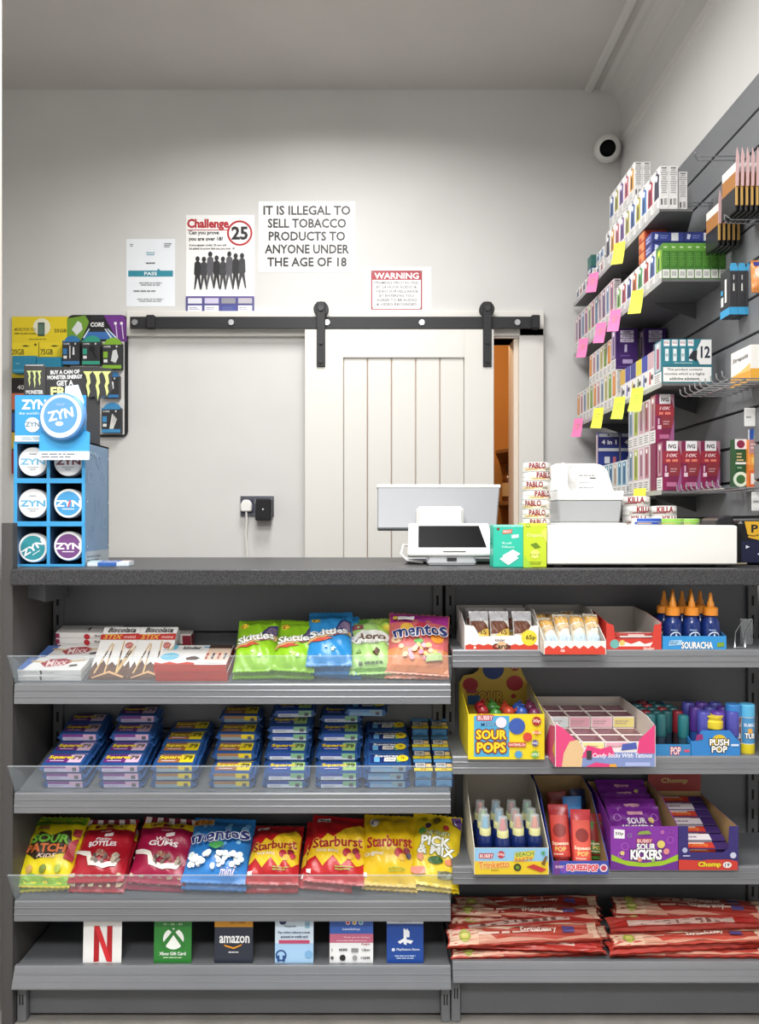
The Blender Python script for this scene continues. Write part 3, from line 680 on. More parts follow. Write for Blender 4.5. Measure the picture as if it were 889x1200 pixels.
# two boxes
def f(a):
    a.rect(0, .95, 1, 1, '#8fe0cc').circ(.16, .9, .035, '#7a3a30').poly([(.3, .78), (.62, .8), (.64, .9), (.32, .88)], '#c4705e').text('BEST', .47, .84, .05, '#f5e9e2', w=.26)
    a.poly([(.62, .68), (.85, .7), (.84, .78), (.6, .76)], '#cdeee6').text('Roll', .45, .57, .05, '#c9f4ea', w=.3).text('Filters', .5, .48, .05, '#c9f4ea', w=.4)
    a.poly([(.2, .2), (.5, .05), (.85, .22), (.55, .36)], '#d8f2ec').poly([(.3, .28), (.55, .14), (.9, .32), (.65, .42)], '#eefaf7')
carton('teal_filter_box', 'mint teal cardboard box beside the till display', 'box', .071, .06, Z(616, 1.8) - Z(666, 1.8), '#2fbfa4', {'front': f, 'left': lambda a: a.lines(.2, .3, .8, .7, 4, '#1a8f7a')}, (X(595.5, 1.8), 1.832, ZC + .0003))
def f(a):
    a.rect(0, .93, 1, 1, '#d6e84a').ring(.2, .95, .045, .012, '#4f8a2a').text('Organic', .5, .72, .1, '#eef5a8', w=.7).poly([(.3, .52), (.5, .42), (.75, .45), (.55, .56)], '#6b8a1e').circ(.5, .3, .1, '#e9f07a')
    a.text('pure', .5, .28, .05, '#8aa022', w=.4).lines(.15, .06, .85, .14, 2, '#8aa022', center=True).poly([(0, .0), (.4, 0), (0, .3)], '#a9d23a').poly([(1, .55), (1, .9), (.75, .8)], '#e6ee62')
carton('lime_paper_box', 'yellow green cardboard box between the teal box and the cash drawer', 'box', .056, .06, Z(614, 1.8) - Z(666, 1.8), '#c3d92e', {'front': f}, (X(627, 1.8), 1.834, ZC + .0003))
# cash drawer
Yc = 1.803; w = X(863.5, Yc) - X(641.5, Yc); hd = Z(616, Yc) - Z(665.5, Yc)
t = thing('cash_drawer', 'long low white cash drawer on the countertop', 'cash drawer', (X(752.5, Yc), Yc, ZC))
MB().box(-w / 2, w / 2, .004, .40, .006, hd, M('#dcdcd6', .4)).obj('casing', t, bev=.003)
MB().box(-w / 2 + .0, w / 2, -.001, .004, .008, hd - .0015, M('#eceae4', .35)).obj('drawer_front', t, bev=.002)
for xx in (-w / 2 + .03, 0, w / 2 - .03): MB().box(xx - .012, xx + .012, .02, .05, 0, .006, M('#161617')).obj('foot', t)
ZD = ZC + hd
# receipt printer
Yq = 1.93
t = thing('receipt_printer', 'white receipt printer with paper standing on the cash drawer', 'printer', (X(692, Yq), Yq, ZD))
pxl = lambda p: X(p, Yq) - X(692, Yq)
pz = lambda p: Z(p, Yq) - ZD
MB().prism([(pxl(651), 0), (pxl(733), 0), (pxl(733), .004), (pxl(727), .006), (pxl(655), .006), (pxl(651), .004)], -.005, .14, WPL).obj('base', t)
MB().hexa([(pxl(655), 0, .006), (pxl(726), 0, .006), (pxl(726), .13, .006), (pxl(655), .13, .006), (pxl(653), .002, pz(586)), (pxl(730), .002, pz(586)), (pxl(730), .13, pz(586)), (pxl(653), .13, pz(586))], M('#a4a6a8', .3, .1)).obj('lower_body', t, bev=.004)
MB().hexa([(pxl(653), 0, pz(586)), (pxl(730), 0, pz(586)), (pxl(730), .13, pz(586)), (pxl(653), .13, pz(586)), (pxl(654), .004, pz(575)), (pxl(732), .004, pz(575)), (pxl(731), .13, pz(575)), (pxl(654), .13, pz(575))], WPL).obj('mouth', t, bev=.002)
cvp = [(pxl(654), pz(575)), (pxl(732), pz(575)), (pxl(724), pz(549)), (pxl(717), pz(542)), (pxl(708), pz(540)), (pxl(661), pz(540)), (pxl(658), pz(542))]
MB().prism(cvp, .085, .13, WPL).obj('cover', t, bev=.003)
MB().prism([(pxl(654), pz(575)), (pxl(672), pz(575)), (pxl(668), pz(568)), (pxl(669), pz(549)), (pxl(674), pz(545)), (pxl(661), pz(541))], .02, .085, WPL).obj('cover_wing', t, bev=.003)
rc = tag(MB().prism([(pxl(684), pz(576)), (pxl(725), pz(576)), (pxl(717), pz(551)), (pxl(700), pz(546)), (pxl(684), pz(548))], .074, .0745, M('#f4f2ee', .7)).obj('receipt', None, t.location), 'curled white paper receipt coming out of the printer', 'receipt')
a = Art((pxl(684), .074, pz(576)), (pxl(720) - pxl(684), 0, 0), (0, 0, pz(548) - pz(576))); a.lines(.08, .7, .9, .8, 1, '#8a8a8a').rect(.45, .6, .65, .66, '#555555').lines(.1, .4, .6, .48, 1, '#a5a5a5').lines(.08, .18, .85, .26, 1, '#8a8a8a'); a.build(rc)
# round can builder (flat pouch cans seen from the side)
def flat_can(name, label, loc, r, h, body, band, txt, tcol, group, rot=0, lidc='#ecebe8', cat='can'):
    c = tag(MB().lathe([(r - .002, 0), (r, .001), (r, h * .42), (r - .0006, h * .44), (r - .0006, h * .48), (r, h * .5), (r, h - .002), (r - .003, h)], M(lidc, .35), n=28).obj(name, None, loc, (0, 0, rot), smooth=True), label, cat, group)
    def S(u, v):
        a = -PI / 2 + (u - .5) * 2.4; n = Vector((math.cos(a), math.sin(a), 0)); return n * r + Vector((0, 0, v * h)), n
    a = Art(S=S, W=2.4 * r, Hh=h, base=.0003)
    a.rect(0, .1, 1, .44, body); a.rect(.08, .52, .92, .96, band)
    if txt: a.text(txt, .48, .62, .62, tcol, w=.5, bold=.05)
    a.rect(.72, .18, .9, .36, '#8d8a86').rect(.1, .2, .5, .32, '#c9a96a' if body != '#b8b2aa' else '#7a4a50')
    a.build(c); return c
ys_ = 1.915; rp = .0345
p0 = flat_can('snus_can', 'white and cream pouch can with dark red brush lettering in the tall stack', (X(628.5, ys_), ys_, ZC + .0003), rp, .0232, '#e3d6bd', '#ecebe8', 'PABLO', '#8c1c28', 'tall can stack behind the green box')
for i in range(1, 11): dup(p0, (X(628.5, ys_) + random.uniform(-.0012, .0012), ys_, ZC + .0003 + i * .0233), (0, 0, random.uniform(-.5, .5)))
k0 = flat_can('red_lettered_can', 'white pouch can with red block lettering standing beside the printer on the drawer', (X(745, 1.99), 1.99, ZD + .0003), rp, .0246, '#b8b2aa', '#e9e4e2', 'KILLA', '#8c1c28', 'red lettered cans on the cash drawer')
for xx, yv, n_, s in ((745, 1.99, 3, 1), (776, 1.99, 2, 0)):
    for i in range(s, n_): dup(k0, (X(xx, yv), yv, ZD + .0003 + i * .0247), (0, 0, random.uniform(-.3, .4)))
k1 = dup(k0, (X(641, 2.1), 2.1, ZD + .0003), (0, 0, .5), 'white pouch can with red block lettering between the printer and the tall can stack')
del k1['group']
flat_can('blue_lid_can', 'flat blue pouch can with white lid lying on the cash drawer', (X(757, 1.862), 1.862, ZD + .0003), .035, .017, '#2548a0', '#2f56b4', None, '#fff', None, lidc='#dfe3ea')
g0 = flat_can('green_lid_can', 'flat lime green pouch can with white lid lying on the cash drawer', (X(784, 1.90), 1.90, ZD + .0003), .0335, .016, '#7cb53a', '#8ec64a', None, '#fff', 'green flat cans on the drawer', lidc='#e4e8dc')
dup(g0, (X(803, 1.965), 1.965, ZD + .0003))
# payment terminal
Yt = 1.90
t = thing('payment_terminal', 'black bill payment terminal with yellow shield sticker beside the cash drawer', 'terminal', (X(890, Yt), Yt, ZC))
tx = lambda p: X(p, Yt) - X(890, Yt)
MB().box(tx(866), tx(940), 0, .14, 0, Z(610, Yt) - ZC, M('#141417', .35)).obj('body', t, bev=.008)
MB().prism([(tx(843), .03), (tx(866), .03), (tx(866), Z(604, Yt) - ZC), (tx(856), Z(604, Yt) - ZC), (tx(845), Z(608, Yt) - ZC)], .03, .12, M('#26262a', .35)).obj('side_housing', t, bev=.004)
a = Art((tx(866), 0, 0), (tx(940) - tx(866), 0, 0), (0, 0, Z(610, Yt) - ZC))
a.rect(.03, .06, .97, .55, '#171b3a').poly([(.08, .98), (.8, .98), (.78, .62), (.45, .52), (.14, .62)], '#e0ad2e').text('P', .24, .82, .17, '#1d1d1f', w=.1, bold=.05).text('PayPoint', .3, .66, .05, '#2b2410', w=.34).poly([(.1, .45), (.16, .41), (.1, .37)], '#dfe4f2').circ(.3, .25, .02, '#c9d0ea'); a.build(t)
MB().tube([(tx(850), .015, .004), (tx(860), -.01, .004), (tx(872), -.004, .004), (tx(880), .02, .004)], .003, M('#9d937a')).obj('cable', t, smooth=True)
# ================================================================ sweets in the guarded bay
ZS = [H - s - 0.004 + 0.0003 for s in SL]; ZR = [H - s - 0.004 + 0.0003 for s in SRt]    # shelf tops
def top_on(zs): return zs
# ---- pillow bags
def bag(name, label, w, h, T, px, Yb, zs, lean, col, art, roll=0, yaw=0, lift=0.0, up=0.0, seed=1, group=None, seals=None, cat='sweet bag', wr=1.0, rough=.32):
    if zs in (ZS[0], ZS[2]): zs += (Yb - YF - .012) * math.tan(TAU)      # these shelves slope
    rd = random.Random(seed); ph = [rd.uniform(0, 6.28) for _ in range(8)]; amp = .0035 * wr
    def prof(t, p=2.6, q=.62): return max(0.0, 1 - abs(2 * t - 1) ** p) ** q
    def edge(v): return 1 - .035 * max(0.0, math.sin(PI * v)) ** .7
    def hz(u, v):
        vv = (v - .06) / .86; vv = min(max(vv, 0), 1)
        base = T * prof(u) * prof(vv)
        e = (1 - .75 * prof(u, 2)) + (1 - .75 * prof(vv, 2)) * .8
        wv = math.sin(u * 17 + ph[0] + 3 * v) * math.sin(v * 6 + ph[1]) + .8 * math.sin(v * 21 + ph[2] + 5 * u) * math.sin(u * 5 + ph[3]) + .5 * math.sin((u + v) * 26 + ph[4])
        return base + amp * wv * (.35 + .5 * e) * min(1, 9 * prof(u) * prof(vv) + .25) + .002
    def pt(u, v, front=True):
        x = (u - .5) * w * edge(v); y = v * h
        z = hz(u, v) if front else -.12 * hz(u, v) - .002
        if not front and (u in (0, 1)): z = hz(u, v) - .0012
        bend = .006 * math.sin(ph[5] + v * 3) * wr
        return Vector((x, y, z + bend))
    nx, ny = 20, 24
    vs_ = []; fs = []
    for fr in (True, False):
        o = len(vs_)
        for j in range(ny + 1):
            for i in range(nx + 1):
                p = pt(i / nx, j / ny, fr)
                if j in (0, ny): p.y += (.0012 if i % 2 else -.0012)
                vs_.append(p)
        for j in range(ny):
            for i in range(nx):
                q = (o + j * (nx + 1) + i, o + j * (nx + 1) + i + 1, o + (j + 1) * (nx + 1) + i + 1, o + (j + 1) * (nx + 1) + i)
                fs.append(q if fr else q[::-1])
    b = MB().add(vs_, fs, M(col, rough, 0, 'foil'))
    R = Matrix.Rotation(yaw, 3, 'Z') @ Matrix.Rotation(math.radians(lean), 3, 'X') @ Matrix.Rotation(math.radians(roll), 3, 'Z')
    loc = Vector((X(px, Yb), Yb, zs + .002)) + R @ Vector((0, up, lift))
    o = link(name, b.mesh(name, smooth=True, fix=False)); o.location = loc; o.rotation_euler = R.to_euler()
    tag(o, label, cat, group)
    def S(u, v):
        e = .006; p = pt(u, v); n = (pt(u + e, v) - pt(u - e, v)).cross(pt(u, v + e) - pt(u, v - e)).normalized(); return p, n
    a = Art(S=S, W=w, Hh=h, base=.0008, step=.0003)
    if seals: a.rect(.015, .0, .985, .05, seals, 'seal', keep=True).rect(.015, .945, .985, .998, seals, 'seal', keep=True)
    art(a); a.build(o)
    bm_low = min((o.rotation_euler.to_matrix() @ Vector(v)).z for v in vs_)
    if up == 0 and lift == 0: o.location.z = zs + .0006 - bm_low
    return o
# ---- shelf 1: biscuit boxes
wz = ZS[0]
def f_wt(a):
    a.poly([(.0, .0), (.13, .0), (.2, 1), (0, 1)], '#4f6fae').poly([(.3, .5), (.42, .2), (.7, .35), (.78, .7), (.62, .9), (.4, .82)], '#a53040').text('Mixx', .55, .55, .5, '#f0d9d6', w=.3, rot=12).poly([(.12, .65), (.35, .55), (.36, .62), (.12, .74)], '#d4b06a')
    a.poly([(.72, .6), (.95, .75), (.95, .82), (.72, .7)], '#d4b06a').poly([(.78, .2), (.9, .3), (.88, .42), (.78, .36)], '#4a3830')
def f_wf(a): a.lines(.04, .3, .9, .75, 2, '#c4c2c0').rect(.38, .2, .41, .85, '#444444')
wb = carton('biscuit_box', 'flat white biscuit box with red oval, in the stepped stack by the end panel', 'biscuit box', .155, .066, .0145, '#e9e7e4', {'top': f_wt, 'front': f_wf}, SH(0, 62.5, .048), (TAU, 0, 0), group='flat white biscuit boxes')
for r_, (ss, n_, pxo) in enumerate(((.048, 2, 62.5), (.116, 2, 74))):
    for i in range(n_):
        if r_ == 0 and i == 0: continue
        dup(wb, SH(0, pxo + i, ss, i * .0148), (TAU, 0, random.uniform(-.012, .012)))
def f_w2(a): a.circ(.5, .3, .5, '#b92834').text('Stix', .72, .45, .4, '#5b2f36', w=.2).rect(0, .1, .06, .9, '#8c2a4a').poly([(.8, .5), (1, .8), (1, .5)], '#c97a84')
wb2 = carton('biscuit_box', 'flat white biscuit box with red circle, in the tallest stack at the shelf back', 'biscuit box', .155, .046, .0152, '#e6e4e1', {'front': f_w2, 'top': lambda a: a.rect(0, 0, 1, 1, '#d9d6d3').rect(.48, .3, .52, .7, '#333333')}, SH(0, 84, .178), (TAU, 0, 0), group='tall stack of biscuit boxes')
for i in range(1, 4): dup(wb2, SH(0, 84 + random.uniform(-1, 1), .178, i * .0155), (TAU, 0, 0))
def f_st(a):
    a.rect(0, .0, 1, .2, '#5f3f30').poly([(0, .2), (.08, .34), (.16, .24), (.27, .36), (.38, .25), (.5, .33), (.62, .26), (.72, .38), (.84, .24), (.93, .35), (1, .22), (1, .2), (0, .2)], '#5f3f30').rect(0, .0, 1, .05, '#4a3026')
    for u0, u1, v1 in ((.12, .36, .68), (.38, .4, .66), (.68, .66, .72), (.68, .92, .66), (.7, 1.0, .62)): a.poly([(u0 - .02, .12), (u0 + .02, .12), (u1 + .015, v1), (u1 - .015, v1)], '#d6b27a').poly([(u0 + (u1 - u0) * .5 - .018, .4), (u0 + (u1 - u0) * .5 + .018, .4), (u0 + (u1 - u0) * .75 + .016, .53), (u0 + (u1 - u0) * .75 - .016, .53)], '#4a3328')
    a.poly([(.1, .04), (.5, .16), (.9, .06), (.9, .03), (.5, .12), (.1, .02)], '#d6a878')
    a.poly([(0, .74), (1, .74), (1, .86), (0, .84)], '#c43a34').text('STIX', .33, .793, .09, '#eebd58', w=.5, bold=.03, shear=.2).text('mini', .78, .79, .05, '#f3cfc9', w=.3)
    a.text('Biscolata', .52, .925, .09, '#2e2a2a', w=.75, shear=.25, bold=.02).ring(.82, .63, .055, .014, '#c43a34').circ(.82, .63, .03, '#d98a80')
def stix(px, Yb, lean, label, group, roll=0):
    w, d, h = .092, .022, .158
    b = MB().box(-w / 2, w / 2, 0, d, 0, h, M('#efedea'))
    o = tag(b.obj('stick_biscuit_box', None, (X(px, Yb), Yb, wz + .0005), (-math.radians(90 - lean), math.radians(roll), 0), bev=.001), label, 'biscuit box', group)
    a = Art((-w / 2, 0, 0), (w, 0, 0), (0, 0, h)); f_st(a); a.build(o)
    a = Art((-w / 2, d, 0), (w, 0, 0), (0, -d, 0)); a.lines(.1, .3, .9, .7, 2, '#b9b7b4'); a.build(o)
    o.location.z = wz + .0005 + (Yb - YF - .012) * math.tan(TAU)
    return o
gs = 'chocolate stick boxes leaning on the shelf'
for px, Yb in ((125, 1.785), (171, 1.785)): stix(px, Yb, 44, 'white and brown chocolate stick box leaning back with red STIX band', gs)
carton('stick_biscuit_box', 'chocolate stick box standing upright behind the leaning ones', 'biscuit box', .155, .03, .05, '#e9e2dc', {'front': lambda a: a.rect(.86, .1, 1, .95, '#8d2f3c').rect(.0, .0, .86, .5, '#5f3f30'), 'right': lambda a: a.rect(.1, .1, .9, .9, '#8d2f3c')}, SH(0, 172, .185), (TAU, 0, 0))
def f_kf(a): a.rect(0, 0, 1, 1, '#d2422f').rect(.05, .1, .95, .2, '#b83424')
def f_kt(a):
    a.poly([(0, .12), (.1, .05), (.2, .14), (.32, .05), (.45, .13), (.55, .08), (.56, 0), (0, 0)], '#d2422f').circ(.16, .4, .2, '#7cc4de', ry=.18).rect(.0, .75, .2, 1, '#7cc4de')
    a.text('kinder', .42, .84, .16, '#2a2526', w=.26, bold=.03).rect(.58, .83, .68, .9, '#7cb6da').rect(.66, .2, .99, .95, '#e9cdb8').rect(.66, .8, .99, .98, '#4a3a34')
    for i in range(4): a.rect(.67 + .085 * i, .25, .7 + .085 * i, .55, ['#b0503f', '#4a4a58', '#b0503f', '#6f7a86'][i])
    a.poly([(.4, .3), (.5, .4), (.6, .3), (.55, .22), (.42, .22)], '#5a4038').rect(.6, .05, .96, .18, '#f2efec')
kb = carton('chocolate_box', 'red and white chocolate bar box, one of two lying flat beside the green sweet bags', 'chocolate box', .168, .11, .0212, '#f1efed', {'front': f_kf, 'top': f_kt, 'right': lambda a: a.rect(0, 0, 1, 1, '#d2422f')}, SH(0, 228, .07), (TAU, 0, 0), group='two flat red chocolate boxes')
dup(kb, SH(0, 227, .068, .0216), (TAU, 0, .012))
# ---- shelf 1 bags
def skit(bg, price='#e8b52a', dark='#3a2f6a'):
    def f(a):
        a.rect(.02, .86, .98, .93, bg).circ(.17, .8, .065, '#efc33a', ry=.05).text('£1', .17, .8, .07, '#5a3a22', w=.14)
        a.poly([(.62, .6), (.75, .78), (.97, .82), (.97, .56)], dark).poly([(.68, .62), (.8, .75), (.95, .76), (.95, .6)], '#7a6a86')
        a.poly([(.0, .44), (.5, .54), (.97, .6), (.97, .52), (.5, .46), (.02, .37)], '#d9b27a').poly([(.05, .4), (.4, .44), (.6, .42), (.3, .36)], '#c2503a').poly([(.55, .5), (.9, .58), (.92, .53), (.6, .46)], '#8a4a56')
        a.text('Skittles', .48, .54, .12, '#f4f4f0', w=.82, bold=.05, rot=9, out='#2c3a2a' if bg != '#2f86c4' else '#1d4f86', ow=.03)
        a.star(.6, .23, .02, .04, 5, '#d9ecc0').circ(.42, .27, .015, '#d9ecc0')
    return f
GRN, BLB = '#8cc026', '#2f86c4'
g1 = 'lime green sweet bags'
for k, (px, lean, lf, up, roll, sd) in enumerate(((298, 38, 0, 0, 2, 1), (299, 38, .026, .004, 2, 2), (342, 42, 0, 0, -2, 3), (343, 44, .024, .002, -4, 4))):
    bag('sweet_bag', 'lime green sweet bag with white lettering beside the blue sweet bags', .103, .155, (.012, .022)[k % 2], px, 1.786, wz, lean, GRN, skit(GRN), roll, 0, lf, up, sd, g1)
g2 = 'blue sweet bags stack'
for k, (px, lf, up, sd) in enumerate(((396, 0, 0, 5), (391, .018, .003, 6), (386, .036, .008, 7))):
    bag('sweet_bag', 'sky blue sweet bag with white lettering in a stack of three', .108, .165, (.011, .011, .02)[k], px, 1.786, wz, 44, BLB, skit(BLB, dark='#20305e'), -3 + k * 2, 0, lf, up, sd, g2)
def f(a):
    a.poly([(.02, .99), (.5, .99), (.3, .84), (.02, .8)], '#5f9a3a').poly([(.55, .99), (.98, .99), (.98, .66), (.7, .7)], '#a9cf5a').circ(.86, .78, .06, '#e0d24a')
    a.rect(.03, .74, .33, .84, '#8c4a5a').poly([(.05, .6), (.3, .72), (.75, .7), (.95, .6), (.85, .5), (.4, .46), (.1, .5)], '#f0f0ea').text('Aero', .48, .59, .13, '#6a4a3a', w=.7, bold=.04, shear=.2).text('BUBBLES', .48, .48, .05, '#9a9a8a', w=.4)
    a.poly([(.5, .3), (.62, .24), (.7, .34), (.62, .4)], '#5a4030').poly([(.15, .32), (.28, .3), (.24, .38)], '#7a9a5a').lines(.35, .12, .95, .18, 1, '#5a6a4a').rect(.2, .12, .3, .17, '#4a5a3a').rect(.02, .06, .98, .09, '#7ab04a')
bag('mint_chocolate_bag', 'pale green mint chocolate bag with brown lettering and white splash', .108, .16, .024, 436, 1.786, wz, 46, '#a6cf7a', f, 2, 0, .014, .004, 9)
bag('mint_chocolate_bag', 'pale green mint chocolate bag lying under another of its kind', .108, .155, .018, 441, 1.786, wz, 42, '#93c25e', f, -4, 0, 0, 0, 10)
def f_mn(bgtop, fruit):
    def f(a):
        if fruit:
            a.rect(.02, .8, .98, .99, '#b8399a').rect(.02, .36, .98, .8, '#cf6a6a').rect(.02, .03, .98, .36, '#dd8a5a')
            a.circ(.3, .68, .1, '#e8b84a').circ(.55, .7, .1, '#c03a4a').circ(.8, .55, .1, '#ee9a3a').circ(.15, .5, .08, '#e6c09a').circ(.5, .46, .07, '#5fae4a', ry=.04)
            rd = random.Random(3)
            for i in range(26): a.circ(rd.uniform(.22, .85), rd.uniform(.2, .4), .035, ['#e8a0b0', '#e9c07a', '#d98aa8', '#eec9a0'][i % 4], n=10)
            a.circ(.12, .83, .035, '#e8c84a').rect(.16, .78, .42, .85, '#e9dfe6').poly([(.62, .16), (.86, .18), (.84, .28), (.64, .26)], '#a9c07a')
        else:
            rd = random.Random(5)
            for i in range(12): a.circ(rd.uniform(.08, .92), rd.uniform(.48, .9), rd.uniform(.03, .06), ['#6fb2e6', '#8ac6ee'][i % 2], n=14)
            for i in range(44):
                c = (.3, .28) if i % 2 else (.7, .3); a.circ(c[0] + rd.uniform(-.18, .18), c[1] + rd.uniform(-.08, .08), .04, ['#f2f2ee', '#e3e6ea', '#d9e6e2'][i % 3], n=10)
            a.rect(.08, .76, .38, .84, '#d9953a').text('£1.25', .23, .8, .06, '#5a2a12', w=.26).circ(.48, .46, .11, '#3f9a4a', ry=.045, rot=8).text('mini', .72, .15, .07, '#e8d2d6', w=.2, shear=.2)
        a.text('mentos', .52, .6, .17 if fruit else .15, '#22306e', w=.8, bold=.035, rot=8, out='#f4f4f4', ow=.04)
    return f
bag('fruit_sweet_bag', 'magenta and orange fruit chew bag with navy lettering', .15, .165, .026, 488, 1.786, wz, 52, '#d9805a', f_mn('', True), -4, 0, .012, .004, 12, wr=.5, rough=.35)
bag('fruit_sweet_bag', 'orange edged fruit chew bag lying underneath the magenta one', .15, .165, .016, 488, 1.786, wz, 46, '#d9805a', lambda a: a.rect(.02, .03, .98, .3, '#dd8a5a'), -1, 0, 0, 0, 13)
# ---- shelf 3 bags
wz = ZS[2]
def f(a):
    a.poly([(.02, .82), (.98, .86), (.98, .99), (.02, .99)], '#6a9a22').poly([(.02, .02), (.98, .02), (.98, .14), (.6, .1), (.3, .16), (.02, .1)], '#8cb82a')
    a.poly([(.12, .62), (.25, .72), (.5, .66), (.78, .76), (.86, .6), (.8, .42), (.3, .32), (.08, .42)], '#3a2c1c')
    a.text('SOUR', .48, .61, .12, '#6fb23a', w=.66, bold=.06, out='#1d2a12', ow=.03).text('PATCH', .44, .475, .11, '#d9743a', w=.7, bold=.06, out='#3a1c10', ow=.03).text('KIDS', .5, .37, .06, '#e9cfc0', w=.34, shear=.2)
    a.poly([(.82, .55), (.96, .65), (.95, .3), (.8, .35)], '#b8404a').rect(.84, .66, .97, .78, '#a8303a').circ(.25, .2, .045, '#c9a05a').circ(.5, .2, .045, '#7a8a3a').circ(.75, .22, .045, '#a8b84a').rect(.2, .74, .4, .8, '#8a6a2a')
for k, (lf, up) in enumerate(((0, 0), (.02, .005))):
    bag('sour_sweet_bag', 'yellow and green sour sweet bag by the end panel, ' + ('upper of two' if k else 'under another'), .135, .168, (.014, .024)[k], 52 - k * 3, 1.786, wz, 40, '#e3cf1c', f, 3 - 4 * k, 0, lf, up, 20 + k)
def jar(bg, t1, t2, chk):
    def f(a):
        for i in range(9):
            if i % 2 == 0: a.poly([(.02 + i * .107, .9), (.127 + i * .107, .9), (.12 + i * .1 + .01, .998), (.03 + i * .1, .998)], '#e6d9d2', keep=True)
            else: a.poly([(.02 + i * .107, .9), (.127 + i * .107, .9), (.12 + i * .1 + .01, .998), (.03 + i * .1, .998)], '#7a1c30', keep=True)
        a.off += a.step
        a.rect(.02, .79, .98, .895, '#e4c21c').text('£1', .12, .845, .06, '#3a3010', w=.1).text('ANY 3 FOR £1.75', .5, .845, .045, '#3a3010', w=.52)
        a.text("JACK'S", .5, .735, .03, '#e8c9c9', w=.2).poly([(.5, .64), (.66, .66), (.65, .71), (.5, .69)], '#f0e2e2').text(t1, .5, .6, .06, '#f2e0e0', w=.3, shear=.2).text(t2, .5, .53, .075, '#f6ecec', w=.5, bold=.05)
        a.poly([(.02, .46), (.04, .4), (.28, .34), (.34, .22), (.6, .17), (.82, .2), (.88, .3), (.6, .24), (.4, .28), (.32, .4)], '#ece4da')
        rd = random.Random(8)
        for i in range(22): a.circ(rd.uniform(.4, .84), rd.uniform(.25, .39), .028, ['#6f5a50', '#a89a86', '#4a3a36', '#8a7a6a', '#9a5a4a'][i % 5], n=8)
        if chk:
            for i in range(6): a.rect(.06 + .16 * i, .05, .13 + .16 * i, .1, '#e0cba8', keep=True)
    return f
for k, (lf, up) in enumerate(((0, 0), (.022, .012))):
    bag('jar_sweet_bag', 'red bag of cola bottle sweets with striped awning top, ' + ('upper of two' if k else 'under another'), .132, .158, (.014, .026)[k], 113 + k * 0, 1.786, wz, 40, '#a81828', jar('', 'Fizzy', 'BOTTLES', True), -1 + 2 * k, 0, lf, up, 22 + k)
for k, (lf, up) in enumerate(((0, 0), (.022, .012))):
    bag('jar_sweet_bag', 'crimson bag of wine gums with striped awning top, ' + ('upper of two' if k else 'under another'), .142, .158, (.014, .026)[k], 180 + 2 * k, 1.786, wz, 40, '#9c1640', jar('', 'Wine', 'GUMS', True), -3 - k, 0, lf, up, 24 + k)
for k, (lf, up) in enumerate(((0, 0), (.016, .0), (.032, .006))):
    bag('mint_sweet_bag', 'blue bag of white mints with navy lettering, ' + ('bottom', 'middle', 'top')[k] + ' of its stack', .152, .16, (.009, .009, .024)[k], 251, 1.786, wz, 40, '#2f7fc8', f_mn('', False) if k == 2 else (lambda a: a.lines(.1, .08, .7, .2, 1, '#dfe6ee').text('mini', .8, .13, .07, '#e8d2d6', w=.2, shear=.2)), -2, 0, lf, up, 26 + k, wr=.45)
def sb(bg, bg2, lt, pill):
    def f(a):
        if pill: a.poly([(.02, .42), (.12, .6), (.2, .54), (.3, .68), (.42, .62), (.6, .78), (.85, .86), (.98, .78), (.98, .3), (.85, .22), (.72, .32), (.6, .22), (.45, .34), (.3, .2), (.15, .34), (.02, .26)], '#e8c022')
        a.text('Starburst', .5, .55, .15, lt, w=.84, bold=.04, rot=6 if pill else 3, out='#f2d24a' if pill else None)
        if pill: a.poly([(.1, .86), (.32, .88), (.31, .96), (.1, .94)], '#efe9e4').text('£1', .21, .91, .06, '#3a2a2a', w=.14).text('FAVE REDS', .35, .4, .04, '#f2ede0', w=.36)
        else: a.circ(.2, .85, .07, '#efe9e4').text('£1', .2, .85, .07, '#3a2a2a', w=.14).text('Original', .22, .37, .07, '#f4efe0', w=.34, shear=.2)
        a.circ(.68, .4, .06, '#b02a3a').circ(.82, .43, .05, '#8a2030').circ(.74, .34, .045, '#e0b04a').circ(.86, .37, .04, '#c03a4a' if pill else '#3a2a4a').lines(.5, .16, .9, .22, 2, '#9ab04a')
        a.rect(.05, .1, .12, .15, '#efe4e0')
    return f
RED = '#b81c22'
for k, (px, lean, lf, up, h_, roll) in enumerate(((318, 36, 0, 0, .155, 0), (319, 38, .024, .004, .15, -1))):
    bag('fruit_chew_bag', 'squat red fruit chew bag beside the blue mints, ' + ('upper of two' if k else 'under another'), .125, h_, (.014, .028)[k], px, 1.786, wz, lean, RED, sb(RED, '', '#a01c20', True), roll, 0, lf, up, 30 + k)
bag('fruit_chew_bag', 'red fruit chew bag half hidden behind the tall red one', .13, .16, .014, 380, 1.786, wz, 40, RED, sb(RED, '', '#a01c20', True), -5, 0, 0, 0, 33)
bag('fruit_chew_bag', 'tall red fruit chew bag with yellow splash standing in front of another', .145, .168, .026, 390, 1.786, wz, 41, RED, sb(RED, '', '#a01c20', True), -5, 0, .024, .008, 34)
for k, (lf, up) in enumerate(((0, 0), (.022, .006))):
    bag('fruit_chew_bag', 'yellow fruit chew bag with red lettering, ' + ('upper of two' if k else 'under another'), .132, .17, (.013, .024)[k], 456 - k * 2, 1.786, wz, 41, '#dcb616', sb('', '', '#a8201e', False), -4 + k, 0, lf, up, 35 + k)
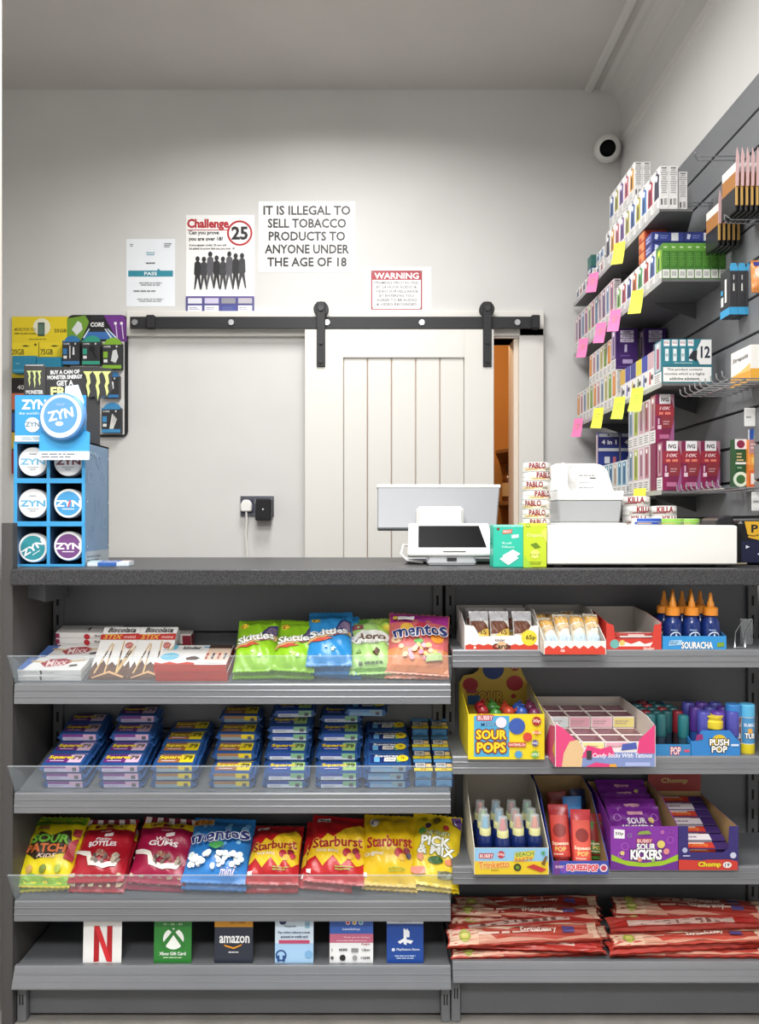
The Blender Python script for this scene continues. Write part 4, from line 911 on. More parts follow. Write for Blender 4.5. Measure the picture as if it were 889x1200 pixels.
def f(a):
    a.text('PICK', .5, .56, .13, '#f6f6ee', w=.58, bold=.06, rot=-2, out='#3a5a1c', ow=.05).text('& MIX', .52, .43, .12, '#f6f6ee', w=.72, bold=.06, rot=-3, out='#3a5a1c', ow=.05).text('THE FRUITY', .52, .67, .06, '#e8efc0', w=.5, out='#3a5a1c', ow=.06)
    a.poly([(.78, .98), (.98, .98), (.98, .8), (.82, .84)], '#4a2a6a').rect(.85, .85, .92, .93, '#e8e0f0').text('1.25', .2, .86, .05, '#5a5210', w=.16).circ(.52, .3, .1, '#2c5a22', ry=.045).circ(.8, .3, .07, '#d97a4a', ry=.035).circ(.22, .33, .05, '#d98a6a')
    a.circ(.32, .76, .04, '#3a2a4a').circ(.5, .86, .05, '#6a5a1c').circ(.68, .76, .04, '#c03a3a').circ(.22, .68, .04, '#4a8a3a').rect(.08, .12, .34, .2, '#d98a7a').rect(.58, .1, .9, .18, '#6a6a4a')
for k, (lf, up) in enumerate(((0, 0), (.024, .006))):
    bag('pick_and_mix_bag', 'yellow pick and mix bag with white lettering, ' + ('upper of two' if k else 'under another'), .122, .172, (.013, .024)[k], 507 - k * 2, 1.786, wz, 41, '#e0c41c', f, -5 - 3 * k, 0, lf, up, 38 + k)
# ---- shelf 2: cereal bars
wz = ZS[1]
BW, BD, BH = .108, .050, .0206
def bar_proto(name, label, top, side, flash, price, group, topfn=None, film='#264f8a'):
    nx = 12; v = []; fc = []                                  # wrapped bar: soft box with crimped fins
    ring = [(-.5, .08), (-.46, .92), (-.3, 1), (.3, 1), (.46, .92), (.5, .08), (.46, 0), (-.46, 0)]
    xs = [(-.5, .12), (-.455, .2), (-.43, .9), (-.38, 1), (.38, 1), (.43, .9), (.455, .2), (.5, .12)]
    for x, s in xs:
        for q, (y, z) in enumerate(ring): v.append((x * BW, y * BD * (1 if s > .5 else .96), BH * (.4 + (z - .4) * s)))
    m = len(ring)
    fc = [(i * m + k, i * m + (k + 1) % m, (i + 1) * m + (k + 1) % m, (i + 1) * m + k) for i in range(len(xs) - 1) for k in range(m)] + [tuple(range(m)), tuple(range((len(xs) - 1) * m, len(xs) * m))]
    o = tag(MB().add(v, fc, M(film, .3, 0, 'foil')).obj(name, smooth=True), label, 'cereal bar', group)
    a = Art((-BW * .38, -BD * .32, BH), (BW * .76, 0, 0), (0, BD * .64, 0), base=.0005)
    a.rect(0, 0, .62, 1, top).rect(.62, 0, 1, 1, flash)
    if topfn: topfn(a)
    else:
        a.text('Squares', .37, .62, .5, '#ecd03a', w=.7, bold=.05, out='#26210e', ow=.05).rect(.1, .16, .5, .24, '#e4d8ea')
        a.text(price, .84, .6, .5, '#3a3a18', w=.24, bold=.04)
    a.build(o)
    a = Art((-BW * .38, -BD * .498, BH * .1), (BW * .76, 0, 0), (0, BD * .035, BH * .76), base=.0006)
    a.rect(0, .0, 1, 1, side[0]).rect(0, .55, .62, 1, side[1]).rect(.62, .3, 1, 1, side[2]).rect(.8, .15, .92, .7, '#5a5a62'); a.lines(.08, .15, .55, .45, 1, '#9a96a6')
    a.build(o)
    return o
def f7(a):
    a.rect(0, 0, 1, 1, '#1c2f6e').rect(.1, .05, .26, .7, '#6fb0de').text('Squares', .46, .8, .3, '#f0f0ea', w=.66, bold=.05).poly([(.38, .1), (.7, .1), (.74, .62), (.4, .62)], '#e9e6e0').text('COOKIE', .56, .36, .26, '#2a2a2a', w=.24).rect(.74, .0, .86, .7, '#7ab07a').circ(.92, .5, .42, '#e8cf2a').text('79', .92, .5, .36, '#5a3a10', w=.1)
PUR = bar_proto('cereal_bar', 'purple labelled cereal bar', '#6b2a78', ('#b7b0cf', '#7a3a88', '#c9a4c0'), '#d8b8d0', '79', 'purple cereal bars')
PUR_t = lambda a: None
BRN = bar_proto('cereal_bar', 'tan and yellow cereal bar', '#a06a3c', ('#7f98a6', '#9a7048', '#d9c22a'), '#e3cb22', '79', 'tan and yellow cereal bars')
BLU_ = bar_proto('cereal_bar', 'blue and green cereal bar', '#22409a', ('#c9d2e0', '#2c4aa0', '#7fb08a'), '#a9cc7a', '79', 'blue and green cereal bars')
NVY = bar_proto('cereal_bar', 'navy cereal bar with yellow price circle, stacked between the green and boxed ones', '#1c2f6e', ('#7fa6c8', '#5f8ab4', '#7f9aa6'), '#1c2f6e', '', 'navy cereal bars', f7)
cols = [(82, PUR, (3, 3, 4, 4), 'purple labelled cereal bar in the stack next to the end panel'), (146, PUR, (3, 3, 4, 5), 'purple labelled cereal bar in the stack beside the tan ones'),
        (208, BRN, (3, 3, 3, 3), 'tan and yellow cereal bar in the stack beside the purple ones'), (274, BRN, (2, 3, 4, 5), 'tan and yellow cereal bar in the stack beside the blue ones'),
        (336, BLU_, (2, 3, 5, 5), 'blue and green cereal bar in the stack beside the tan ones'), (396, BLU_, (2, 3, 4, 5), 'blue and green cereal bar in the stack beside the navy ones'),
        (453, NVY, (3, 3, 3, 3), NVY['label'])]
used = set()
for ci, (px, pr, hs, lb) in enumerate(cols):
    for r_, n_ in enumerate(hs):
        for i in range(n_):
            p = SH(1, px + random.uniform(-1.6, 1.6), .041 + r_ * .0508, i * (BH + .0004)); rz = (TAU, 0, random.uniform(-.025, .025))
            if pr.name not in used:
                used.add(pr.name); o = pr; o.location = p; o.rotation_euler = rz; o['label'] = lb
            else: o = dup(pr, p, rz, lb)
            o['group'] = lb.split(' cereal')[0] + ' cereal bars, ' + lb.split('stack')[-1].strip(' ed')
def f_e(a): a.bars(.1, .3, .62, .68, 3, '#d9d6d0').rect(.66, .3, .95, .6, '#e0c07a').rect(0, .72, 1, .98, '#5f9fd0').rect(0, .0, 1, .24, '#e3cf2a').text('79', .5, .12, .16, '#a83a20', w=.3)
def f_ef(a): a.rect(.08, .08, .92, .92, '#4f8fc0').poly([(.1, .1), (.5, .5), (.9, .1)], '#3a74a8')
eb = carton('multipack_box', 'small navy and yellow multipack box in the double column by the bay divider', 'box', .0435, .050, .021, '#24386e', {'top': f_e, 'front': f_ef}, SH(1, 495, .046), (TAU, 0, 0), group='navy multipack boxes')
first = True
for px in (495, 519):
    for r_, n_ in enumerate((2, 2, 2, 3)):
        for i in range(n_):
            if first: first = False; continue
            dup(eb, SH(1, px, .046 + r_ * .0512, i * .0214), (TAU, 0, random.uniform(-.01, .01)))
lb_ = dup(BLU_, SH(1, 340, .18, 5 * .021 + .001), (TAU, 0, .06), 'blue cereal bar lying crosswise on top of the blue stack'); del lb_['group']
l2 = dup(NVY, SH(1, 428, .186, 5 * .021 + .001), (TAU, 0, -.04), 'navy cereal bar bridging the top of two stacks at the back'); del l2['group']
# ---- base shelf: gift cards on stands
wz = ZS[3]
def gift(px0, px1, label, col, fn):
    Y = 1.772; w = X(px1, Y) - X(px0, Y); h = .128
    t = thing('gift_card', label, 'gift card', (X((px0 + px1) / 2, Y), Y, wz + .0008), (-.05, 0, 0))
    MB().box(-w / 2, w / 2, 0, .0012, 0, h, M(col, .35)).obj('carrier', t)
    MB().prism([(.0013, 0), (.05, 0.0025), (.05, .004), (.004, .075), (.0013, .1)], -.004, .004, M('#d9dde0', .2, .35, 'clear'), 'x').obj('easel', t)
    a = Art((-w / 2, 0, 0), (w, 0, 0), (0, 0, h)); fn(a); a.build(t)
V = .78                                                      # the top fifth is hidden by the shelf above
def f(a):
    a.rect(0, V - .06, 1, V, '#d9d6d6').lines(.2, V - .05, .8, V - .01, 1, '#8a8a8a', center=True)
    a.poly([(.28, .02), (.42, .03), (.42, .66), (.28, .66)], '#b01c24', 'logo').poly([(.62, .03), (.76, .02), (.76, .66), (.62, .66)], '#b01c24', 'logo').poly([(.28, .66), (.42, .66), (.76, .02), (.62, .03)], '#d42a32', 'logo')
gift(97, 142, 'white gift card with a big red letter N', '#efeeec', f)
def f(a):
    a.text('10 - 20 - 50', .5, V - .09, .035, '#cfe6c8', w=.5).lines(.2, V - .04, .8, V, 1, '#a9d09f', center=True)
    a.circ(.52, .43, .19, '#f1f5ef', part='logo')
    a.poly([(.2, .33), (.26, .25), (.52, .5), (.78, .25), (.84, .33), (.57, .55), (.7, .62), (.6, .66), (.52, .59), (.44, .66), (.34, .62), (.47, .55)], '#2f7a34', part='logo')
    a.text('Xbox Gift Card', .5, .17, .06, '#eef5ec', w=.7, bold=.03).lines(.12, .08, .88, .12, 1, '#bfe0b8', center=True)
gift(180, 224, 'green gift card with a white circle crossed by an X', '#2f7f35', f)
def f(a):
    a.rect(0, V - .14, 1, V + .2, '#dc9a2a').text('GIFT CARD', .6, V - .06, .03, '#5a3a10', w=.4).text('amazon', .52, .42, .13, '#f4f4f4', w=.78, bold=.03).poly([(.25, .33), (.5, .28), (.72, .34), (.7, .31), (.5, .25), (.27, .3)], '#e49a2a', part='logo').lines(.3, .17, .7, .22, 1, '#d0d2d6', center=True)
gift(251, 296, 'charcoal gift card with an orange top band', '#2e3340', f)
def f(a):
    a.rect(0, 0, 1, .35, '#a6cdee').circ(.2, V - .03, .07, '#26345e').text('Keypoint', .4, V - .13, .05, '#2f3f5e', w=.3).rect(.78, V - .16, .9, V - .03, '#8fb8d0').text('Pay online without a bank', .5, .54, .05, '#2f3f6e', w=.84, bold=.03).text('account or credit card', .5, .47, .05, '#2f3f6e', w=.7, bold=.03)
    a.rect(.1, .35, .9, .41, '#c44a6e').ring(.16, .14, .1, .025, '#2a4a86').rect(.06, .03, .12, .14, '#2a4a86').rect(.2, .03, .26, .14, '#2a4a86').circ(.88, .16, .07, '#7fb2dc')
gift(322, 367, 'pale blue payment card with a pink bar and headphones picture', '#d5e6f4', f)
def f(a):
    a.rect(0, .52, 1, V + .2, '#3a5fae').rect(0, .36, 1, .52, '#c46a86').text('Love2shop', .5, V - .18, .05, '#dfe6f5', w=.4)
    for u, c in ((.42, '#d9485a'), (.57, '#e0b04a'), (.72, '#4aa8c0')): a.circ(u, V - .06, .04, '#eef2f6').circ(u, V - .06, .028, c)
    a.text('Thank you for being a', .62, .46, .03, '#f4dfe6', w=.6).text('wonderful person', .5, .4, .03, '#f4dfe6', w=.7)
    for i, s in enumerate(('MSMR', 'Argos', 'Uber', 'H&M')): a.text(s, (.32, .82, .84, .82)[i], (.24, .34, .24, .1)[i], .045, ('#333333', '#a83038', '#333333', '#555555')[i], w=.2)
    a.circ(.3, .1, .055, '#2a2a2a').circ(.58, .1, .045, '#9a9a9a').rect(.5, .2, .66, .27, '#8a8a8a').circ(.06, .1, .03, '#555555').text('(', .06, .24, .06, '#333333', w=.03)
gift(386, 437, 'multi store gift card with blue top, pink band and white base', '#eceeef', f)
def f(a):
    a.rect(0, V - .08, 1, V + .2, '#dfe3ea').lines(.25, V - .06, .75, V - .02, 1, '#6a7a9a', center=True)
    a.poly([(.46, .34), (.54, .32), (.54, .58), (.46, .62)], '#f1f4f8', part='logo').poly([(.54, .62), (.62, .56), (.62, .46), (.54, .46)], '#f1f4f8', part='logo').poly([(.3, .38), (.46, .44), (.46, .38), (.36, .34)], '#f1f4f8', part='logo').poly([(.54, .42), (.72, .4), (.66, .34), (.54, .37)], '#f1f4f8', part='logo')
    a.text('PlayStation Store', .58, .24, .055, '#dfe8f5', w=.62).circ(.18, .24, .03, '#cfdcf0').lines(.14, .07, .86, .15, 2, '#b9cdea', center=True)
gift(453, 496, 'royal blue gift card with a white letter shaped logo', '#20499a', f)
# ================================================================ boxed sweets in the open bay
KRAFT, PALE = M('#a98a5c', .7), M('#c9c5bd', .7)
def tray(name, label, px0, px1, Yf, zs, d, hf, hb, out, inn, art=None, fpts=None, spts=None, yaw=0, bpts=None, back_art=None, backcol=None, side_art=None, cat='display box'):
    w = X(px1, Yf) - X(px0, Yf)
    t = thing(name, label, cat, (X((px0 + px1) / 2, Yf), Yf, zs), (0, 0, yaw))
    MB().box(-w / 2, w / 2, .0012, d, 0, .0015, inn).obj('base_panel', t)
    fp = [((u - .5) * w, v * hf) for u, v in (fpts or [(0, 0), (1, 0), (1, 1), (0, 1)])]
    def flat(poly, a0, a1, axis, c0, c1, nm):                # a sheet with its own colour on each side
        q = MB().prism(poly, a0, a1, c0, axis); k = q.idx(c1); q.mi[1] = k; q.obj(nm, t)
    flat(fp, 0, .0015, 'y', mt(out), inn, 'front_panel')
    sp = [(y * d, z * hb) for y, z in (spts or [(0, 0), (1, 0), (1, 1), (.5, .95)])]
    if not spts: sp.append((0, hf))
    else: sp = [(y, z) if i not in (-1,) else (y, z) for i, (y, z) in enumerate(sp)]
    flat(sp, -w / 2 - .0015, -w / 2, 'x', mt(out), inn, 'side_panel')
    flat(sp, w / 2 + .0015, w / 2, 'x', mt(out), inn, 'side_panel')
    bp = [((u - .5) * w, v * hb) for u, v in (bpts or [(0, 0), (1, 0), (1, 1), (0, 1)])]
    flat(bp, d + .0015, d, 'y', mt(out), mt(backcol) if backcol else inn, 'back_panel')
    if art: a = Art((-w / 2, 0, 0), (w, 0, 0), (0, 0, hf)); art(a); a.build(t)
    if back_art: a = Art((-w / 2, d - .0001, 0), (w, 0, 0), (0, 0, hb)); back_art(a); a.build(t)
    if side_art: a = Art((-w / 2 - .0015, d, 0), (0, -d, 0), (0, 0, hb)); side_art(a); a.build(t)
    return t, w
def wavy(v, n=8, a=.03, lo=0.0):
    return [(0, lo)] + [(1, lo)] + [(1 - i / (2 * n), v + (a if i % 2 else -a)) for i in range(2 * n + 1)]
# ---- top shelf
z0 = ZR[0]
def f(a):
    a.poly(wavy(.24), '#c9402e').circ(.88, .5, .3, '#e6cf3a').text('65p', .9, .5, .22, '#2a2a1c', w=.13, bold=.03).circ(.5, .2, .2, '#d9b48a', ry=.16).text('Cards', .5, .18, .2, '#3a2a22', w=.24, bold=.05).text('kinder', .48, .42, .1, '#6a5a52', w=.14).circ(.13, .13, .05, '#f0d8d0')
tray('wafer_card_box', 'white and red display box of silver topped wafer packs with a 65p circle', 545, 630, 1.757, z0, .19, .06, .085, '#ebe8e4', PALE, f, [(0, 0), (1, 0), (1, .98), (.9, .95), (.84, .6), (.2, .55), (.12, .95), (0, 1)])
def f_cp(a): a.rect(.03, .7, .97, .97, '#c9c9cc').poly([(.05, .35), (.95, .35), (.95, .7), (.05, .7)], '#6a3a22').poly([(.03, .05), (.97, .05), (.97, .5), (.6, .42), (.3, .3), (.03, .28)], '#e6c25a').text('65', .68, .38, .12, '#3a2a1c', w=.3).text('Cards', .5, .16, .12, '#2e2622', w=.6).poly([(.7, .7), (.95, .7), (.95, .5)], '#e9e4dc')
for r_ in range(2):
    for px in (562, 586, 613):
        bag('wafer_pack', 'silver topped wafer pack ' + ('in the front row' if r_ == 0 else 'in the back row') + ' of the white box', .046, .085, .008, CX + (px - CX) * 1.785 / (1.785 + r_ * .07), 1.785 + r_ * .07, z0 + .002, 68, '#d9d6d2', f_cp, 0, 0, 0, 0, 50 + r_, 'silver topped wafer packs ' + str(r_), cat='wafer pack', wr=.4)
def f(a): a.poly(wavy(.55, 7, .12), '#cf3f2c').text('kinder', .3, .3, .25, '#f2e6e0', w=.07)
tray('wafer_roll_box', 'low red and white tray with cream wrapped wafer rolls and tall grey sides', 638, 709, 1.71, z0, .22, .03, .088, '#e6e2dc', M('#b9b5ae', .7), f, None, [(0, 0), (1, 0), (1, 1), (.55, 1), (0, .36)])
def f_wr(a): a.rect(.05, .62, .95, .9, '#d9a85a').poly([(.1, .4), (.9, .48), (.9, .6), (.1, .55)], '#c9b08a').rect(.1, .12, .9, .3, '#bcd0dc')
for r_ in range(2):
    for i in range(4):
        bag('wafer_roll', 'cream and gold wrapped wafer roll, ' + ('front' if r_ == 0 else 'rear') + ' row of the grey sided tray', .034, .1, .02, CX + (648 + i * 16 - CX) * 1.735 / (1.735 + r_ * .075), 1.735 + r_ * .075, z0 + .002, 42, '#ddd6c6', f_wr, 4 - i * 3, 0, 0, 0, 60 + i + 4 * r_, 'cream wafer rolls row %d' % r_, cat='wafer roll', wr=.6)
def f(a): a.rect(.12, .0, .88, .16, '#cf3a2c').poly([(.2, .16), (.8, .16), (.85, .3), (.7, .24), (.6, .34), (.45, .24), (.3, .34), (.18, .26)], '#ece8e2').circ(.14, .24, .16, '#6fb0a8').circ(.28, .28, .1, '#d9c06a').text('kinder', .78, .09, .12, '#f2dcd4', w=.2)
tray('chocolate_bar_box', 'red display box with cut out front holding red chocolate bars', 711, 774, 1.757, z0, .19, .066, .082, '#cc3a2e', PALE, f, [(0, 0), (1, 0), (1, .95), (.88, .9), (.84, .42), (.16, .42), (.12, .9), (0, .98)])
def f_b(a): a.rect(.1, .2, .9, .5, '#e9e4de').rect(.3, .55, .7, .8, '#f2d9d2')
for i in range(4):
    carton('chocolate_bar', 'red chocolate bar lying in the cut out red box', 'chocolate bar', .095, .022, .012, '#b8403a', {'front': f_b, 'top': f_b}, (X(744, 1.78), 1.785 + .026 * i, z0 + .0262 if i == 0 else z0 + .0017), (0, 0, 0), 'red chocolate bars in the box')
carton('chocolate_bar', 'red chocolate bar second from the bottom of the cut out red box', 'chocolate bar', .095, .022, .012, '#b8403a', {'front': f_b, 'top': f_b}, (X(744, 1.78), 1.785, z0 + .0139))
carton('chocolate_bar', 'red chocolate bar lowest in the cut out red box', 'chocolate bar', .095, .022, .012, '#b8403a', None, (X(744, 1.78), 1.785, z0 + .0017))
def f(a): a.text('SOURACHA', .54, .38, .46, '#f4f4f2', w=.5, bold=.04, out='#1c3a5e', ow=.04).poly([(.08, .35), (.28, .4), (.3, .75), (.1, .7)], '#9fc8e4').lines(.1, .42, .28, .68, 2, '#2a5a8c').poly([(.86, .25), (.97, .3), (.97, .6), (.86, .55)], '#7a9a2a')
tray('sour_sauce_box', 'blue cardboard tray of navy sour sauce bottles with orange nozzles', 777, 850, 1.757, z0, .19, .034, .06, '#2f8fd0', M('#3a5f86', .6), f)
def sauce(loc, label, group):
    t = thing('sauce_bottle', label, 'bottle', loc, (0, 0, 0), group)
    b = MB().lathe([(.02, 0), (.0215, .004), (.0215, .05), (.0185, .066), (.012, .074), (.011, .08)], M('#152a66', .18), n=18).obj('bottle_body', t, smooth=True)
    MB().lathe([(.0165, .078), (.0165, .094), (.013, .097)], M('#e08a2a', .4), n=16).obj('collar', t, smooth=True)
    MB().lathe([(.0085, .097), (.0075, .108), (.005, .112), (.0035, .127), (.0015, .131)], M('#e89432', .4), n=12).obj('nozzle', t, smooth=True)
    def S(u, v):
        an = -PI / 2 + (u - .5) * 1.8; n = Vector((math.cos(an), math.sin(an), 0)); return n * .0215 + Vector((0, 0, .004 + v * .046)), n
    a = Art(S=S, W=.039, Hh=.046, base=.0003); a.ring(.5, .5, .32, .06, '#c9d8ea').poly([(.42, .2), (.58, .2), (.62, .5), (.5, .75), (.38, .5)], '#c9d8ea').lines(.2, .84, .8, .95, 1, '#9ab4d6'); a.build(t)
    return t
sp_ = sauce((X(786, 1.795), 1.785, z0 + .0017), 'navy sauce bottle with orange nozzle in the blue tray', 'sauce bottles in the blue tray')
for r_, (yy_, xs) in enumerate(((1.785, (808, 830)), (1.83, (776, 797, 818)), (1.876, (786, 807)))):
    for px in xs: dup(sp_, (X(px, yy_ + .01), yy_, z0 + .0017))
t = thing('wire_rest', 'bent chrome wire display rest standing beside the sauce bottles', 'wire rest', (X(872, 1.83), 1.83, z0))
ch = M('#b7babd', .2, .9)
for dx_ in (-.012, .012): MB().tube([(-.03 + dx_, -.04, .002), (-.02 + dx_, -.02, .035), (.005 + dx_, .0, .058), (.01 + dx_, .01, .06), (.012 + dx_, .012, .002)], .0016, ch).obj('wire_loop', t, smooth=True)
MB().tube([(-.042, -.04, .002), (-.018, -.04, .002)], .0016, ch).obj('cross_wire', t); MB().box(.0, .03, .02, .022, .0, .062, M('#c9cdd0', .2, .3, 'clear')).obj('price_holder', t)
# ---- second shelf
z0 = ZR[1]
def f(a):
    a.rect(.07, .06, .54, .96, '#4fa6cf').text('BUBBY', .22, .92, .1, '#f4e0e0', w=.2, out='#b02a3a', ow=.2).text('MEGA', .27, .78, .09, '#2a6a9a', w=.22, out='#d0e6f0', ow=.03)
    a.text('SOUR', .3, .55, .2, '#f2d02a', w=.4, bold=.06, out='#8a2a1c', ow=.11).text('POPS', .3, .27, .22, '#f2d02a', w=.38, bold=.06, out='#8a2a1c', ow=.11)
    a.circ(.43, .82, .12, '#e6dbe6').circ(.64, .74, .18, '#3a5aa8').circ(.78, .5, .1, '#d0483a').rect(.52, .28, .76, .38, '#c43a3a').text('WATERMELON', .64, .33, .06, '#f4e8d8', w=.22)
    a.circ(.9, .85, .1, '#a8302e').text('30p', .9, .85, .09, '#f4e0d0', w=.1).circ(.9, .6, .06, '#d9742e', ry=.05).text('SOUR', .9, .6, .05, '#f4e8d8', w=.12).star(.88, .37, .05, .1, 9, '#4a4a9a').text('MAD', .88, .37, .06, '#eeeeee', w=.08).star(.66, .12, .06, .11, 9, '#4a9ad0').star(.88, .12, .06, .11, 9, '#6ab04a').text('APPLE', .88, .12, .06, '#f4f4e8', w=.1)
def fb(a):
    a.circ(.5, .86, .14, '#1f3a7a', ry=.13).circ(.16, .66, .1, '#a8242a', ry=.09).circ(.82, .68, .11, '#a8242a', ry=.1).circ(.82, .9, .06, '#8a2a2a').text('50', .82, .9, .06, '#e8d0b0', w=.1)
    a.text('SOUR', .42, .5, .14, '#d0a83a', w=.46, bold=.05, out='#5a1c14', ow=.05).circ(.8, .51, .035, '#a8302e', ry=.03, n=16).rect(.1, .55, .25, .6, '#a83a4a').rect(.12, .4, .3, .52, '#2a5a8a')
tray('sour_lollipop_box', 'yellow and blue lollipop display box with bumpy printed header', 549, 637, 1.742, z0, .2, .104, .195, '#e6cf22', M('#b0a68a', .7), f, None, [(0, 0), (1, 0), (1, .7), (.8, .68), (0, .533)], .0,
     [(0, 0), (1, 0), (1, .7), (.94, .8), (.88, .95), (.78, 1), (.7, .97), (.6, 1.0), (.4, 1.0), (.3, .95), (.28, .85), (.2, .8), (.06, .78), (0, .68)], fb, '#c9a83a')
def lolly(loc, rot, col, label):
    t = thing('lollipop', label, 'lollipop', loc, rot, 'lollipops in the yellow box')
    MB().lathe([(.001, -.014), (.008, -.012), (.014, -.004), (.0145, .003), (.01, .011), (.003, .015), (.006, .02)], M(col, .3), n=14).obj('wrapped_ball', t, smooth=True)
    MB().tube([(0, 0, -.012), (0, 0, -.07)], .0018, M('#e6e4de')).obj('stick', t)
rd = random.Random(2)
for i in range(10):
    c = ['#8a1f26', '#3f7a34', '#a83a24', '#2f4f9a', '#6a2a4a'][i % 5]
    lolly((X(565 + (i % 5) * 15, 1.8), 1.79 + (i // 5) * .05, z0 + .094 + rd.uniform(-.004, .004)), (rd.uniform(-.3, .3), rd.uniform(-.4, .4) if i != 2 else 1.3, 0), c, 'foil wrapped lollipop in the yellow and blue display box')
def f(a):
    a.rect(0, 0, 1, .32, '#7f8fc0').poly([(0, .0), (0, .95), (.08, .85), (.2, .6), (.26, .3), (.22, 0)], '#d9477a').poly([(.06, .0), (.08, .3), (.14, .56), (.22, .6), (.28, .4), (.26, 0)], '#dcb98a')
    a.poly([(.26, .2), (.32, .48), (.45, .4), (.56, .46), (.6, .25)], '#d9407a').poly([(.82, .3), (.84, .6), (1, .95), (1, .3)], '#d9407a').poly([(.66, .36), (.82, .4), (.81, .55), (.67, .5)], '#4a5aa8')
    a.text('Candy Sticks With Tattoos', .67, .24, .13, '#f0f0fa', w=.6, shear=.2).rect(.31, .16, .36, .36, '#3a3a3a').poly([(.3, 0), (.4, .1), (.55, .06), (.6, 0)], '#d9407a').rect(.7, .02, .95, .1, '#a8b4de').poly([(.54, 0), (.54, .06), (.6, .07), (.62, 0)], '#e0a040')
tray('candy_stick_box', 'pink and lilac open display box of small pastel candy stick packets', 651, 767, 1.69, z0, .245, .1, .1, '#e4dcdc', M('#d9cfc6', .7), f, [(0, 0), (1, 0), (1, .85), (.9, .62), (.7, .44), (.5, .38), (.3, .42), (.14, .7), (0, 1)], [(0, 0), (1, 0), (1, 1), (.2, 1), (0, .9)],
     side_art=lambda a: a.poly([(1, 0), (1, .9), (.8, .8), (.6, .3), (.5, 0)], '#cf4a80').poly([(.9, .3), (1, .2), (1, .6)], '#e0b04a'))
cl = ['#e8b8c4', '#e6d98a', '#e9dc9a', '#e0a8b8', '#cfd8d8', '#d9a0b0']
def f_c(c):
    def g(a): a.rect(.04, .06, .96, .94, c).lines(.1, .3, .9, .7, 2, '#b09a90')
    return g
for r_ in range(4):
    for i in range(4):
        nl = (2, 2, 3, 3)[r_]
        for l in range(nl):
            carton('candy_stick_packet', 'small pastel candy stick packet packed in the pink box', 'sweet packet', .051, .052, .026, '#ece2dc', {'front': f_c(cl[(i + r_ + l) % 6]), 'top': lambda a: a.rect(.05, .05, .95, .95, '#7a5058').lines(.1, .2, .9, .8, 3, '#a88088')}, (X(651, 1.69) + .032 + i * .0525, 1.72 + r_ * .057, z0 + .002 + l * .0265), (0, 0, 0), 'candy stick packets in the pink box')
def tubecap(loc, c, c2, label, group, h=.088, r=.0118):
    t = thing('push_lollipop', label, 'push lollipop', loc, (0, 0, 0), group)
    MB().lathe([(r * .92, 0), (r * .92, h * .42)], M(c2, .4), n=14).obj('holder', t, smooth=True)
    MB().lathe([(r * 1.0, h * .42), (r * 1.05, h * .45), (r * 1.05, h * .96), (r * .9, h)], M(c, .35), n=14).obj('cap', t, smooth=True)
    return t
def f(a): a.poly([(.5, .1), (.95, .15), (.95, .9), (.55, .85)], '#2f6fae').text('PUSH', .68, .62, .4, '#f0e8e0', w=.3, out='#b02a3a', ow=.08)
tray('push_lollipop_tray', 'flat blue tray of teal and red capped push lollipops', 757, 809, 1.758, z0, .19, .03, .03, '#2f7fb8', M('#20445e', .6), lambda a: a.text('POP', .66, .5, .6, '#f2e8e4', w=.22, out='#b02a4a', ow=.08).rect(.85, .4, .97, .6, '#d0506a'))
p1 = tubecap((X(800, 1.79), 1.788, z0 + .0017), '#1f6a70', '#2a4a5a', 'teal capped push lollipop at the front of the flat blue tray', None)
p2 = tubecap((X(772, 1.8), 1.80, z0 + .0017), '#235a5e', '#2a3a4a', 'dark teal capped push lollipop in the flat blue tray', 'teal push lollipops')
p3 = tubecap((X(782, 1.8), 1.83, z0 + .0017), '#8a2430', '#3a2a30', 'dark red capped push lollipop in the flat blue tray', 'red push lollipops')
k = 0
for r_ in range(4):
    for i in range(4):
        if (r_, i) in ((0, 2), (0, 3)): continue
        k += 1
        dup((p2, p3)[k % 3 == 0], (X(762 + i * 12.6, 1.8), 1.80 + .031 * r_, z0 + .0017))
p2.location = (X(787, 1.8), 1.932, z0 + .0017); p3.location = (X(774.5, 1.8), 1.932, z0 + .0017)
def f(a):
    a.circ(.58, .55, .3, '#d9b82a').text('PUSH', .58, .56, .24, '#f4f0e8', w=.4, bold=.05, out='#1c1c1c', ow=.1).text('POP', .58, .3, .24, '#f4f0e8', w=.32, bold=.05, out='#1c1c1c', ow=.1).poly([(.08, .62), (.24, .68), (.22, .88), (.1, .84)], '#8a2a6a').rect(.82, .42, .98, .5, '#cfe0f0')
tray('push_lollipop_tray', 'blue sloping tray of purple topped push lollipops', 810, 866, 1.758, z0, .19, .062, .085, '#2f7fc4', M('#8a8078', .7), f, [(0, 0), (1, 0), (1, .55), (.8, 1), (.22, 1), (.08, .6), (0, .6)], [(0, 0), (1, 0), (1, 1), (.6, 1), (0, .42)])
for r_ in range(3):
    for i in range(3):
        o = tubecap((X(821 + i * 16.5, 1.8), 1.785 + r_ * .045, z0 + .0017), ['#4a4aa0', '#5a3a9a'][(r_ + i) % 2], '#2f5aa8', 'purple topped push lollipop in the sloping blue tray', 'purple push lollipops', .098, .0145)
tag(MB().lathe([(.019, 0), (.02, .004), (.02, .016), (.017, .019), (.017, .024), (.02, .026), (.02, .03)], M('#e0c832', .35), n=22).obj('sweet_dip_pot', None, (X(838, 1.77), 1.778, z0 + .0635), (0.0, 0, 0), smooth=True), 'yellow round dip pot lying across the front of the purple lollipops', 'pot')
